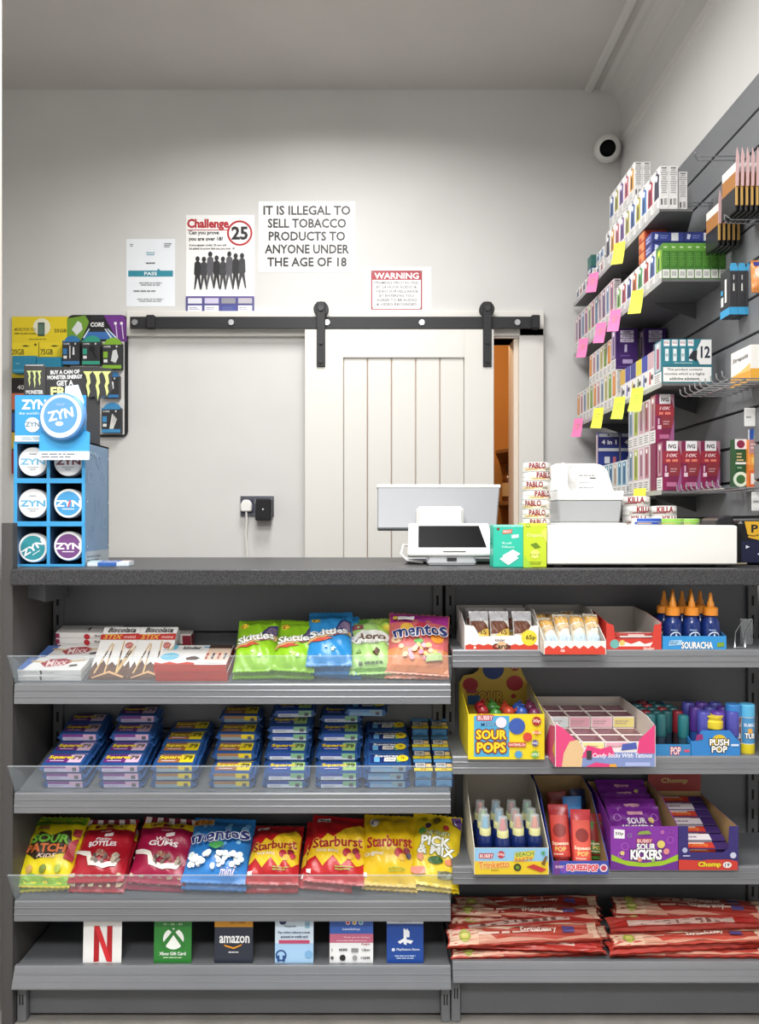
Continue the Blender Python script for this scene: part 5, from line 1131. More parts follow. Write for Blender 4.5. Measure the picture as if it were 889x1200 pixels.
def bubbles(px, label, lid, lab, base):
    t = thing('bubble_tube', label, 'tube', (X(px, 1.79), 1.80, z0), (0, 0, 0))
    MB().lathe([(.0175, 0), (.0175, .022)], M(base, .35), n=20).obj('foot_ring', t, smooth=True)
    MB().lathe([(.017, .022), (.017, .086)], M('#d9dce0', .35), n=20).obj('tube_body', t, smooth=True)
    MB().lathe([(.0178, .086), (.0178, .112), (.016, .114)], M(lid, .35), n=20).obj('lid', t, smooth=True)
    def S(u, v):
        an = -PI / 2 + (u - .5) * 2.2; n = Vector((math.cos(an), math.sin(an), 0)); return n * .017 + Vector((0, 0, .024 + v * .06)), n
    a = Art(S=S, W=.0374, Hh=.06, base=.0003); a.rect(0, 0, 1, 1, lab).text('BUBBLE', .5, .72, .12, '#f4f4f4', w=.7).text('TUB', .5, .3, .2, '#f4f4f4', w=.6, bold=.05, out='#2a2a3a', ow=.1).circ(.5, .5, .1, '#d9a04a'); a.build(t)
bubbles(861, 'bubble tube with mid blue lid and dark label behind the sloping tray', '#3a7fc0', '#8a4a3a', '#6a6a7a')
bubbles(877, 'bubble tube with sky blue lid and yellow foot on the second shelf', '#5ab0d8', '#4a8fc0', '#e0cc2a')
# ---- third shelf
z0 = ZR[2]
def f(a):
    a.rect(0, .5, 1, 1, '#8fc0e0').rect(0, 0, 1, .5, '#e3c42c').text('BUBBY', .16, .7, .14, '#f4e4e0', w=.18, out='#b0303a', ow=.22).circ(.36, .75, .14, '#b8404a').text('50p', .36, .75, .12, '#f4e0e0', w=.1)
    a.text('Trinketto', .26, .38, .26, '#e08a2a', w=.42, bold=.05, rot=3, out='#f2e0a0', ow=.05).poly([(.53, .52), (.8, .6), (.82, .92), (.55, .84)], '#d9c84a').text('BEACH', .68, .78, .16, '#3a8a4a', w=.24, rot=5).text('PARTY', .67, .58, .16, '#d06a3a', w=.24, rot=5)
    a.circ(.58, .28, .14, '#2a2a22').circ(.58, .28, .08, '#6a8a2a').poly([(.7, .3), (.8, .4), (.98, .2), (.9, .1)], '#c03a34').poly([(.9, .4), (.96, .7), (.99, .7), (.95, .35)], '#7a5a2a').star(.93, .82, .04, .12, 6, '#4a9a4a').lines(.22, .14, .38, .2, 1, '#8a6a1c')
tray('drink_bottle_box', 'yellow and sky blue tray of navy drink bottles with coloured nozzles', 556, 642, 1.722, z0, .225, .06, .155, '#d9d4c4', M('#b9b0a0', .7), f, None, [(0, 0), (1, 0), (1, 1), (.7, 1), (0, .387)])
def drink(loc, col, label, group=None, h=0):
    t = thing('drink_bottle', label, 'drink bottle', loc, (0, 0, 0), group)
    MB().lathe([(.0165, 0), (.0185, .004), (.0185, .03), (.016, .038), (.0185, .046), (.0185, .06), (.0145, .072), (.0125, .075)], M('#14265e', .15), n=18).obj('bottle_body', t, smooth=True)
    MB().lathe([(.0135, .074), (.0135, .088), (.0125, .09)], M('#d6d49a', .4), n=16).obj('collar', t, smooth=True)
    MB().lathe([(.0085, .09), (.0075, .1), (.004, .112), (.002, .115)], M(col, .35), n=12).obj('nozzle', t, smooth=True)
    MB().lathe([(.0128, .09), (.0105, .118), (.009, .119)], M('#e8f0f0', .15, .3, 'clear'), n=14).obj('clear_cap', t, smooth=True)
    return t
cn = [['#3aa0c8', '#d0404a', '#d86a34', '#d8623a'], ['#7ab04a', '#4a9ac0', '#c8503a', '#7ab04a'], ['#d0502e', '#3a8ab0', '#a83a3a', '#4a9a6a']]
nm = {'#3aa0c8': 'blue', '#d0404a': 'red', '#d86a34': 'orange', '#d8623a': 'coral', '#7ab04a': 'green', '#4a9ac0': 'blue', '#c8503a': 'coral', '#d0502e': 'orange', '#3a8ab0': 'blue', '#a83a3a': 'red', '#4a9a6a': 'green'}
for r_ in range(3):
    for i in range(4):
        yy_ = 1.748 + r_ * .052 + (.014 if (r_ == 0 and i != 1) else 0)
        drink((X(568.5 + i * 19.3, 1.76), yy_, z0 + .0017), cn[r_][i], 'navy drink bottle, %s nozzle, %s row of the yellow tray%s' % (nm[cn[r_][i]], ('front', 'middle', 'back')[r_], ', beside the squeeze tubes' if (r_, i) == (1, 3) else ''))
def f(a):
    a.rect(0, 0, .12, 1, '#6a3a8a').circ(.2, .4, .3, '#7a4ab0').text('SQUEEZE', .45, .5, .5, '#d9404a', w=.4, bold=.05, out='#f0d8e0', ow=.1).text('POP', .73, .5, .5, '#d9404a', w=.18, bold=.05, out='#f0d8e0', ow=.1).circ(.92, .5, .3, '#e8d4dc').circ(.92, .5, .2, '#b8405a').text('BUBBY', .12, .6, .2, '#f0c8d8', w=.16)
tray('squeeze_tube_box', 'low blue and purple tray of squeeze sweet tubes with brown card sides', 648, 712, 1.722, z0, .225, .03, .15, '#3f4fa8', KRAFT, f, None, [(0, 0), (1, 0), (1, 1), (.6, .9), (0, .2)])
def squeeze(loc, rot, c, c2, label, h=.105, w=.046):
    t = thing('squeeze_tube', label, 'sweet tube', loc, rot)
    v = []; n = 14
    for k, (z, sx, sy) in enumerate(((.006, .62, .62), (.012, .94, .9), (.05, 1, .72), (h * .86, 1.0, .3), (h * .93, 1.02, .08), (h, 1.02, .06))):
        for q in range(n): an = 2 * PI * q / n; v.append((w / 2 * sx * math.cos(an), w / 2 * sy * math.sin(an), z))
    fc = [(i * n + q, i * n + (q + 1) % n, (i + 1) * n + (q + 1) % n, (i + 1) * n + q) for i in range(5) for q in range(n)] + [tuple(range(n)), tuple(range(5 * n, 6 * n))]
    MB().add(v, fc, M(c, .3)).obj('tube_body', t, smooth=True)
    MB().lathe([(w * .33, -.012), (w * .34, .008)], M('#c43a6a' if c2 != '#3f7a34' else '#3f7a34', .35), n=14).obj('screw_cap', t, (0, 0, .0125), smooth=True)
    def S(u, v_):
        an = -PI / 2 + (u - .5) * 2.2; k = .9 - .62 * max(0, v_ - .1) / .9
        return Vector((w / 2 * math.cos(an), w / 2 * math.sin(an) * k, .012 + v_ * (h * .84 - .012))), Vector((math.cos(an) * .6, math.sin(an), .1)).normalized()
    a = Art(S=S, W=w * 1.1, Hh=h * .8, base=.001); a.rect(.04, .03, .96, .97, c2).circ(.5, .62, .16, '#8a2a26' if c != '#2f7ac0' else '#2a3a7a', n=14).text('Squeeze', .5, .32, .1, '#f2dcc0', w=.8, bold=.04).text('POP', .5, .2, .1, '#e8c06a', w=.5, bold=.04).lines(.15, .06, .85, .12, 1, '#f0d0c0'); a.build(t)
    return t
zb_ = z0 + .0025
squeeze((X(695 - 13, 1.75), 1.756, zb_), (-.22, .03, 0), '#c4323a', '#de5a4a', 'bright red squeeze tube standing in front of the others in the blue tray', .125)
squeeze((X(661, 1.76), 1.775, zb_), (-.3, -.12, -.3), '#a8262c', '#c8443a', 'dark red squeeze tube turned sideways at the tray edge', .128)
squeeze((X(676, 1.8), 1.83, zb_), (-.16, .02, .1), '#2f7ac0', '#4a90cc', 'blue squeeze tube between the red ones', .13)
squeeze((X(696, 1.8), 1.80, zb_), (-.2, .1, .2), '#8a2a2a', '#3f7a34', 'green labelled squeeze tube beside the brown card side', .1)
squeeze((X(660, 1.85), 1.885, zb_), (-.1, -.05, 0), '#8a2a24', '#a84a34', 'dark orange squeeze tube at the back of the blue tray', .125)
squeeze((X(682, 1.85), 1.90, zb_), (-.1, .08, .2), '#2a2f5a', '#3a4a7a', 'navy squeeze tube at the back of the blue tray', .125)
def f(a):
    a.poly([(0, 0), (1, 0), (1, .2), (.8, .12), (.5, .08), (.2, .14), (0, .28)], '#6a2a8a').poly([(0, .22), (0, .36), (.2, .22), (.5, .16), (.8, .22), (1, .36), (1, .22), (.75, .1), (.5, .07), (.25, .1)], '#9cc02a')
    a.poly([(.04, .73), (.2, .72), (.2, .92), (.04, .94)], '#f0eef0').text('50p', .12, .83, .09, '#2a2a2a', w=.12).text('BUBBY', .5, .67, .08, '#f0d8d8', w=.22, out='#b0303a', ow=.2)
    a.text('SOUR', .52, .54, .14, '#f6f4f6', w=.28, bold=.05, out='#2a1030', ow=.06).text('KICKERS', .52, .36, .22, '#f6f4f6', w=.46, bold=.06, out='#2a1030', ow=.06)
    for i, (u, v, r, c) in enumerate(((.2, .55, .09, '#b05ac0'), (.14, .36, .07, '#c070c8'), (.88, .7, .08, '#b05ac0'), (.76, .88, .04, '#e08ac0'), (.9, .9, .06, '#9a4ab0'), (.27, .8, .05, '#8a8a9a'))): a.ring(u, v, r, .018, c)
    a.circ(.74, .6, .09, '#dcc86a').circ(.82, .44, .07, '#d98a8a').circ(.16, .4, .05, '#d9c07a').circ(.42, .25, .05, '#d98a7a').circ(.62, .24, .04, '#9cc06a').poly([(.38, .82), (.6, .84), (.55, .92), (.42, .9)], '#8aa04a')
tray('sour_chew_box', 'purple display box with white lettering, full of purple sour sweet packets', 716, 794, 1.744, z0, .2, .1, .135, '#8434a0', KRAFT, f, None, [(0, 0), (1, 0), (1, 1), (.55, 1), (0, .74)])
def f_s(a):
    a.text('SOUR', .5, .62, .14, '#f4f0f4', w=.36, bold=.04).text('KICKERS', .5, .42, .18, '#f4f0f4', w=.6, bold=.05, out='#2a1030', ow=.05).rect(.35, .76, .65, .84, '#d9a0b0')
    for u, v in ((.14, .7), (.86, .7), (.12, .3), (.88, .35), (.8, .15)): a.ring(u, v, .09, .02, '#c07ad0')
    a.circ(.78, .62, .08, '#d9c07a')
for i in range(5):
    bag('sour_sweet_packet', 'small purple sour sweet packet in the purple box', .125, .1, .01, CX + 306 * 1.78 / (1.78 + .026 * i), 1.78 + .026 * i, z0 + .03 + .006 * i, 52, '#7a2a94', f_s, 0, 0, 0, 0, 70 + i, 'sour sweet packets in the purple box', cat='sweet packet', wr=.6)
def f(a):
    a.rect(0, 0, 1, .24, '#c83a2e').poly([(0, .24), (.4, .22), (.7, .28), (1, .2), (1, .3), (0, .3)], '#352a6a').text('Chomp', .52, .12, .14, '#ecd02a', w=.38, bold=.06, out='#5a1c14', ow=.04).circ(.82, .12, .1, '#ece4e4', ry=.07).text('19', .82, .12, .08, '#2a2a2a', w=.08).circ(.92, .34, .07, '#c9cce0').lines(.07, .3, .25, .36, 1, '#cfd0e6').circ(.1, .46, .06, '#b0b4d6')
tray('chocolate_chew_box', 'navy and red display box with cut out front and red header card', 795, 864, 1.744, z0, .2, .1, .158, '#352a6e', KRAFT, f, [(0, 0), (1, 0), (1, 1), (.86, 1), (.84, .5), (.76, .4), (.2, .4), (.16, .5), (.16, 1), (0, 1)], [(0, 0), (1, 0), (1, .66), (.55, .645), (0, .633)], 0,
     [(0, 0), (1, 0), (1, .66), (.98, .68), (.98, 1), (0, 1), (0, .66)], lambda a: a.rect(0, .7, 1, 1, '#8a1f1c').text('Chomp', .5, .86, .1, '#b0985a', w=.5, bold=.05))
def f_ch(a): a.rect(.0, .1, .68, .9, '#c23a2a').text('Chomp', .36, .5, .6, '#dc8a3a', w=.4).rect(.05, .7, .5, .85, '#e6d0c8')
def f_cs(a): a.rect(.0, .05, .7, .95, '#ddd4d8').lines(.06, .3, .6, .7, 1, '#8a6a86')
for i in range(7):
    carton('chocolate_chew_bar', 'thin red and purple chocolate bar in the navy display box', 'chocolate bar', .112, .022, .012, '#3a2560', {'top': f_ch if i % 2 == 0 else f_cs, 'front': f_ch if i % 2 == 0 else f_cs}, (X(826, 1.77), 1.775 + .0245 * i, z0 + .034 + .009 * i), (.35, 0, 0), 'chocolate bars in the navy box')
# ---- base shelf: long packs of laces
z0 = ZR[3]
def f_l(side):
    def f(a):
        a.rect(.01, .06, .2, .94, '#d9b49a').poly([(.2, .06), (.34, .06), (.2, .94)], '#cf9c84').rect(.93, .06, .99, .94, '#d9b49a').poly([(.16, .9), (.4, .7), (.6, .9), (.9, .75), (.98, .85), (.98, .9), (.16, .95)], '#d8b096').poly([(.2, .1), (.45, .3), (.7, .12), (.95, .25), (.95, .08)], '#c98a74')
        a.circ(.11, .5, .32, '#9aa03a').circ(.11, .5, .2, '#c9c06a')
        a.lines(.2, .42, .9, .58, 1, '#e6c8b8', side).text('Strawberry', .6, .55, .34, '#ecd4c8', w=.24, bold=.03).rect(.76, .35, .84, .7, '#5a4a86')
    return f
def f_n(a): a.rect(.04, .25, .96, .75, '#b42a24').bars(.12, .32, .82, .68, 5, '#d6b4a8', '#8a5a50')
rd = random.Random(12); n_ = 0
for gi, (pc, lb, wl) in enumerate(((620, 'long red and cream lace sweet pack in the pile next to the bay divider', .37), (812, 'long red and cream lace sweet pack in the pile beyond the first', .385))):
    for k in range(11):
        dp = k % 4; la = k // 4
        bag('lace_pack', lb, wl, .044, .007, pc + rd.uniform(-5, 5), 1.775 + dp * .042, z0 + la * .014 + dp * .009, 16, ['#b04238', '#a8362c', '#b84a3c'][k % 3], f_n if k in (4, 9) else f_l(k), rd.uniform(-4.2, 4.2), rd.uniform(-.05, .05), .0, .0, 90 + k + 20 * gi, 'lace pack pile %d' % (gi + 1), cat='sweet pack', wr=.7)
# ================================================================ shelves of vape boxes on the slat wall
SHM = M('#5a5a5c', .5); XO = .829                            # outer edge of the wall shelves
def wall_shelf(label, zrel, pts):
    t = thing('wall_shelf', label, 'shelf', (0, 0, H + zrel))
    MB().prism(pts, -.009, -.001, M('#6a6a6b', .45), 'z').obj('shelf_board', t, bev=.001)
    MB().box(pts[0][0] - .0015, pts[0][0], pts[0][1], YB - .03, -.012, .002, M('#a9a9a9', .4)).obj('shelf_edge', t)
    for y in (2.45, 2.8, 3.1):
        MB().prism([(XR - .0165, -.06), (XR - .0165, -.0095), (XO + .06, -.0095), (XO + .06, -.014)], y - .002, y + .002, SHM).obj('bracket', t)
    return t
xw = XR - .0168
wall_shelf('wall shelf of tall white vape boxes under the ceiling', .93, [(XO, 2.25), (XO + .1, 2.25), (xw, 2.55), (xw, YB - .03), (XO, YB - .03)])
full = [(XO, 2.232), (xw, 2.232), (xw, YB - .03), (XO, YB - .03)]
wall_shelf('wall shelf with the row of green boxes at its end', .716, full)
wall_shelf('wall shelf with the teal twelve pack at its end', .41, full)
wall_shelf('lowest wall shelf, with the maroon boxes at its end', .093, full)
def f_left(c, bg='#e9e7e6', c2=None, style=0):
    def f(a):
        if style == 0:
            a.poly([(.1, .3), (.9, .3), (.86, .62), (.95, .8), (.62, .9), (.4, .88), (.16, .7)], c).poly([(.3, .34), (.55, .34), (.6, .62), (.4, .7)], '#3a3a48').circ(.5, .78, .07, c2 or '#f4f4f4').ring(.5, .92, .05, .02, '#5a5a5a')
            a.rect(.0, .0, 1, .27, '#dcdad8').lines(.1, .04, .9, .24, 4, '#8a8a8a', 5)
        elif style == 1:
            a.rect(.12, .3, .88, .96, c).rect(.36, .36, .64, .82, c2 or '#5a5a62').circ(.5, .88, .05, '#f0f0f0').rect(0, 0, 1, .27, '#e6e4e2').lines(.1, .04, .9, .24, 4, '#6a6a6a', 6)
        else:
            a.rect(0, .55, 1, 1, c).rect(.1, .08, .9, .5, '#ece9e4').poly([(.2, .12), (.5, .12), (.5, .45), (.3, .48)], c2 or '#3a4a8a').circ(.7, .3, .08, '#2a2a2a')
    return f
def f_end(dark='#9a9a9a'):
    def f(a): a.lines(.12, .36, .88, .93, 11, dark, 9, .5, True).lines(.2, .93, .8, .98, 1, '#444444', 2, .6, True).bars(.4, .06, .9, .28, 4).rect(.12, .1, .3, .24, '#5a5a5a')
    return f
def vbox(label, group, h, col, lf, ef, loc, d=.05, w=.0265):
    return carton('vape_box', label, 'box', w, d, h, col, {'left': lf, 'front': ef}, loc, (0, 0, 0), group, bev=.0008)
def row(label, group, zrel, y0, y1, h, styles, deep=1, lift=0.0, d=.05, w=.0265, x0=XO + .003):
    z = H + zrel; protos = []
    n = max(1, int((y1 - y0) / (d + .004)))
    for i in range(n):
        y = y0 + d / 2 + i * (d + .004)
        for k in range(deep if i == 0 or h > .1 else 1):
            st = styles[i % len(styles)]
            loc = (x0 + w / 2 + k * (w + .0008), y, z + lift + .0002)
            key = i % len(styles)
            if len(protos) <= key: protos.append(vbox(label, group, h, st[0], f_left(*st[1]), f_end(st[2] if len(st) > 2 else '#9a9a9a'), loc, d, w))
            else: dup(protos[key], loc)
    return protos
WH = '#e8e6e5'
mk = lambda c, c2=None: (WH, (c, WH, c2, 0))
cs = ['#3f3f52', '#a83a4a', '#4a7ab8', '#b8b04a', '#4a6aa0', '#b0a85a', '#7a5a9a', '#c46a7a', '#d9a04a']
ST = [mk(c) for c in cs]
row('tall white vape box in the lower tier of the shelf under the ceiling', 'white vape boxes, lower tier', .93, 2.256, 2.80, .128, ST, 2)
row('tall white vape box in the upper tier of the shelf under the ceiling', 'white vape boxes, upper tier', .93, 2.48, 2.80, .118, ST[::-1], 2, .1288)
carton('vape_box', 'tall white vape box standing alone beside the slat wall end', 'box', .0265, .05, .12, WH, {'front': f_end()}, (XO + .003 + .0265 * 2.9, 2.30, H + .93 + .0002))
row('low white box lying at the far end of the shelf under the ceiling', 'low white boxes', .93, 2.82, 3.22, .05, [(WH, ('#c9a0a0', WH, None, 0)), (WH, ('#8a8aa0', WH, None, 0))], 1, 0, .045)
row('low white box in the second layer at the far end under the ceiling', 'low white boxes, second layer', .93, 2.82, 2.96, .045, [(WH, ('#6a8ab0', WH, None, 0))], 1, .0505, .045)
def f_t(a):
    a.rect(0, .0, 1, .4, '#2a4a6a').rect(.1, .1, .9, .3, '#cfd6dc')
for i in range(3): carton('teal_box', 'small dark teal box standing on the low white boxes by the wall corner', 'box', .03, .05, .075, '#2f6a62', {'front': f_t, 'left': f_t}, (XO + .02 + i * .0315, 3.02, H + .93 + .051), group='small dark teal boxes')
# second shelf
def f_g(a):
    a.rect(.06, .03, .94, .27, '#e4e6df').bars(.14, .06, .86, .24, 6, '#e4e6df', '#777777').rect(0, .78, 1, 1, '#5f9a3a').lines(.2, .84, .8, .93, 1, '#cfe0b8', 3).lines(.15, .36, .85, .74, 8, '#6fa84a', 4).rect(.0, .0, .03, 1, '#7fb04a')
gw = .0232
g0 = carton('green_vape_box', 'green vape box in the end row of the second wall shelf', 'box', gw, .05, .106, '#3f7a2c', {'front': f_g, 'left': lambda a: f_left('#8ab83a', WH, '#d9e04a', 0)(a)}, (XO + .003 + gw / 2, 2.262, H + .716 + .0002), group='green vape boxes')
for i in range(1, 8): dup(g0, (XO + .003 + gw / 2 + i * (gw + .0006), 2.262, H + .716 + .0002))
S2 = [(WH, (c, WH, None, 0)) for c in ('#3a5a9a', '#a83a3a', '#4a9a5a', '#c06a3a', '#3a4a8a', '#b04a5a', '#7ab04a')]
row('white vape box with a bright picture behind the green boxes', 'white picture vape boxes', .716, 2.292, 2.68, .106, S2, 3)
def f_n(a): a.rect(.03, .1, .97, .9, '#2a3a86').poly([(.08, .3), (.16, .25), (.2, .7), (.1, .8)], '#cfd4ea').lines(.26, .3, .56, .7, 2, '#7a86c0').rect(.6, .12, .82, .88, '#dcdde2')
for k in range(2):
    for i in range(2):
        if (k, i) == (0, 1): pass
        carton('navy_box', 'flat navy box lying across the picture boxes, %s one %s' % (('lower', 'upper')[k], ('at the shelf edge', 'against the slats')[i]), 'box', .098, .055, .032, '#252f6e', {'front': f_n, 'left': lambda a: a.rect(.05, .1, .95, .9, '#4a5298').lines(.1, .2, .9, .8, 2, '#c9cce6')}, (XO + .051 + i * .0985, 2.345, H + .716 + .1064 + k * .0324))
for k in range(3):
    carton('orange_box', 'small orange and red box stacked behind the navy boxes, layer %s' % ('one', 'two', 'three')[k], 'box', .07, .05, .032, '#c4603a', {'left': lambda a: a.rect(.05, .08, .95, .92, '#d98a5a').rect(.1, .1, .5, .5, '#b83a2e'), 'front': lambda a: a.rect(.05, .1, .95, .9, '#b8402e')}, (XO + .037, 2.41, H + .716 + .1064 + k * .0324))
PK = ['#b06a7a', '#8aa0b8', '#7a4a6a', '#c4a0a8', '#6a8a9a', '#b0606a', '#a8b46a']
S2b = [('#d9cdd0', (c, WH, '#5a6a8a', 1)) for c in PK]
row('slim pastel vape box with a white label in the far run of the second shelf', 'pastel vape boxes, second shelf', .716, 2.70, 3.23, .15, S2b, 1, 0, .044)
# third shelf
def f_t12(a):
    for i in range(4):
        u = .03 + i * .158
        a.rect(u, .4, u + .145, 1, '#2f7f8e').rect(u + .01, .84, u + .125, .98, '#ece9ea').text('IVG', u + .067, .92, .06, '#8a2a3a', w=.085).rect(u + .035, .5, u + .105, .78, '#dfe8ea').text('10K', u + .07, .64, .06, '#2a6a78', w=.06, rot=90)
    a.rect(0, 0, 1, .42, '#2a6f7c').rect(.02, .03, .98, .36, '#efeeec')
    for i, (s, w) in enumerate((('This product contains', .7), ('nicotine which is a highly', .8), ('addictive substance.', .6))): a.text(s, .45, .3 - i * .1, .07, '#2a2a2a', w=w)
    a.poly([(.65, .66), (.78, .98), (.98, .98), (.98, .42), (.75, .42)], '#e9e8e6').text('12', .86, .7, .26, '#1e2a3e', w=.18, bold=.04).poly([(.52, .56), (.6, .72), (.7, .74), (.68, .5)], '#26282e').text('New Experience', .42, .45, .035, '#d9eef0', w=.35)
carton('teal_twelve_pack', 'teal vape twelve pack carton with large number at the shelf end', 'carton', .148, .06, .13, '#2d7886', {'front': f_t12, 'left': f_left('#b8c0c8', WH, '#a83a5a', 1)}, (XO + .003 + .074, 2.27, H + .41 + .0002))
S3 = [('#e2dfe2', (c, WH, c2, 2)) for c, c2 in (('#c8a8b0', '#b03a4a'), ('#3a4aa0', '#4a6ab0'), ('#d6c84a', '#5a7a3a'), ('#3a3f86', '#c0a03a'), ('#4a4a9a', '#6a6ab0'), ('#cfa84a', '#3a3a5a'))]
row('small white and navy vape box behind the teal twelve pack', 'small boxes behind the teal pack', .41, 2.304, 2.66, .11, S3, 1)
def f_p(a):
    a.lines(.0, .96, .01, .97, 1, '#4a2a7a')
    for i in range(3): a.rect(.2, .66 + .1 * i, .8, .745 + .1 * i, '#d8cfe2').text(('NEW', 'PRO', '20K')[i], .5, .702 + .1 * i, .05, '#3a2060', w=.4)
    a.poly([(.38, .42), (.5, .42), (.5, .6), (.4, .6)], '#c9b8dc').lines(.2, .3, .85, .36, 1, '#7a5aa8').rect(.3, .14, .75, .24, '#b8a4d0').rect(.1, .05, .9, .07, '#6a4a9a')
for i in range(2): carton('purple_vape_box', 'purple vape box with white panels, ' + ('at the shelf edge' if i == 0 else 'next to the slats'), 'box', .078, .05, .145, '#3f1f66', {'front': f_p, 'left': f_left('#b0a0b8', WH, '#5a4a7a', 1)}, (XO + .042 + i * .1, 2.70, H + .41 + .1287))
S3b = [('#e0dcd6', (c, WH, c2, 1)) for c, c2 in (('#c87a3a', '#e09a4a'), ('#6a8a3a', '#8ab04a'), ('#b8b07a', '#9a9a5a'), ('#8a9ab0', '#5a6a86'), ('#c09aa0', '#a06a7a'))]
row('slim striped vape box in the lower tier behind the purple boxes', 'striped vape boxes, lower tier', .41, 2.672, 3.23, .128, S3b, 1, 0, .044)
row('slim striped vape box in the upper tier behind the purple boxes', 'striped vape boxes, upper tier', .41, 2.73, 3.06, .12, S3b, 1, .1285, .044)
# fourth shelf
def f_10(a):
    a.rect(.0, .55, 1, .8, '#9a2a3a').rect(.3, .3, .98, .55, '#8a3038').poly([(.0, .0), (0, .55), (.3, .3), (.2, 0)], '#8a2050').poly([(.7, 0), (1, .5), (1, 0)], '#9a5a86').poly([(.75, 1), (1, 1), (1, .7)], '#a87a8a')
    a.rect(.2, .8, .8, 1, '#ece8ea').text('IVG', .5, .89, .08, '#2a2428', w=.4, bold=.05).text('10K', .5, .71, .07, '#eecfd0', w=.6, shear=.2).rect(.18, .58, .4, .63, '#e0806a').rect(.5, .58, .8, .63, '#e0806a').rect(.1, .28, .3, .36, '#e6c8d4').rect(.12, .38, .2, .5, '#d8b0c0').lines(.4, .36, .85, .46, 2, '#d0a0a8').rect(.2, .08, .72, .17, '#b86a90')
bw_ = .0555
b0 = carton('maroon_vape_box', 'maroon vape box in the row of three at the lowest shelf end', 'box', bw_, .045, .146, '#7a2048', {'front': f_10, 'left': f_left('#b88a98', WH, '#7a3048', 1)}, (XO + .004 + bw_ / 2, 2.258, H + .093 + .0002), group='maroon vape boxes in a row')
for i in (1, 2): dup(b0, (XO + .004 + bw_ / 2 + i * (bw_ + .001), 2.258, H + .093 + .0002))
u0 = dup(b0, (XO + .03, 2.31, H + .093 + .1465), None, 'maroon vape box standing one tier above the row of three'); del u0['group']
carton('maroon_vape_box', 'maroon vape box hidden under the upper one behind the row of three', 'box', bw_, .045, .146, '#7a2048', None, (XO + .03, 2.31, H + .093 + .0002))
S4 = [('#dccfd2', (c, WH, c2, 1)) for c, c2 in (('#b07a86', '#8a3048'), ('#c8a0b0', '#7a5060'), ('#a8b84a', '#6a7a3a'), ('#8aa0b0', '#4a6a86'), ('#c49a90', '#a05a50'), ('#b0a49a', '#6a5a4a'))]
row('slim rose vape box in the lower tier behind the maroon boxes', 'rose vape boxes, lower tier', .093, 2.342, 2.56, .146, S4, 1, 0, .046)
row('slim rose vape box in the upper tier behind the maroon boxes', 'rose vape boxes, upper tier', .093, 2.342, 2.56, .14, S4, 1, .1465, .046)
S5 = [('#cfd6da', (c, WH, c2, 1)) for c, c2 in (('#4a8aa8', '#2a4a7a'), ('#5a9ab0', '#3a5a8a'), ('#c8b8a8', '#8a7a6a'))]
row('slim blue vape box at the far end of the lowest shelf', 'blue vape boxes, lowest shelf', .093, 2.56, 3.2, .118, S5, 1, 0, .046)
def f_4(a):
    a.rect(.04, .88, .96, .98, '#b9bcc4').circ(.5, .93, .03, '#5a5a66').rect(0, .62, 1, .86, '#33306e').text('4 in 1', .52, .73, .13, '#f0f0f4', w=.7, bold=.04).rect(0, .46, 1, .55, '#cfd0d6').rect(.3, .1, .55, .3, '#d4d6dc').rect(.7, .12, .85, .3, '#c06a7a')
for i, px in enumerate((711.5, 738)):
    y = 2.92; carton('four_in_one_pack', 'navy hanging four in one pack, ' + ('at the shelf edge' if i == 0 else 'half hidden behind the rose boxes'), 'pack', .08, .03, .13, '#2b3a86', {'front': f_4, 'left': lambda a: a.rect(.1, .05, .9, .95, '#c9b4bc')}, (X(px, y), y, H + .093 + .1188))
# sticky notes on the shelf edges
def note(px, py, c, s, zrel, w=.038, h=.078):
    y = (XO - .002) * F / (px - CX)
    name = {'p': 'pink', 'y': 'yellow', 'g': 'yellow green'}[c]
    col = {'p': '#f07ab0', 'y': '#f2ee4a', 'g': '#d4f04a'}[c]
    b = MB(); n = 5; v = []
    for j in range(n + 1):
        q = j / n; v += [(-.014 * q * q - .001, -w / 2 + .004 * q, -h * q), (-.014 * q * q - .001, w / 2 + .008 * q, -h * q * .94)]
    v2 = [(a_ - .0004, b_, c_) for a_, b_, c_ in v]; m = len(v)
    fc = [(2 * j, 2 * j + 1, 2 * j + 3, 2 * j + 2) for j in range(n)] + [tuple(m + k for k in (2 * j + 2, 2 * j + 3, 2 * j + 1, 2 * j)) for j in range(n)]
    fc += [(0, m, m + 1, 1), (2 * n, 2 * n + 1, m + 2 * n + 1, m + 2 * n)] + [(2 * j, 2 * j + 2, m + 2 * j + 2, m + 2 * j) for j in range(n)] + [(2 * j + 1, m + 2 * j + 1, m + 2 * j + 3, 2 * j + 3) for j in range(n)]
    o = b.add(v + v2, fc, M(col, .7)).obj('sticky_note', None, (XO - .0195, y - .012, H + zrel + .012), (0, 0, .85), smooth=True)
    a = Art((-.0075, w / 2, -h * .62), (0, -w, 0), (.0055, 0, h * .4), base=.0012); a.lines(.2, .1, .8, .9, 3, '#a8a060', 1, .22); a.build(o)
    tag(o, name + ' sticky note hanging from ' + s, 'note')
note(731, 284, 'y', 'the edge of the shelf under the ceiling', .93)
note(700, 314, 'p', 'the edge of the shelf under the ceiling', .93)
note(752, 331, 'y', 'the second shelf below the green boxes', .716)
note(726, 353, 'p', 'the second shelf beside the yellow note', .716)
note(709, 366, 'p', 'the middle of the second shelf edge', .716)
note(688, 386, 'p', 'the far end of the second shelf edge', .716)
note(752, 443, 'g', 'the third shelf over the rose boxes', .41)
note(731, 466, 'g', 'the third shelf over the four in one packs', .41)
note(706, 470, 'y', 'the third shelf between pink and green notes', .41)
note(682, 480, 'p', 'the far end of the third shelf edge', .41)
note(755, 560, 'y', 'the lowest shelf behind the cans', .093)
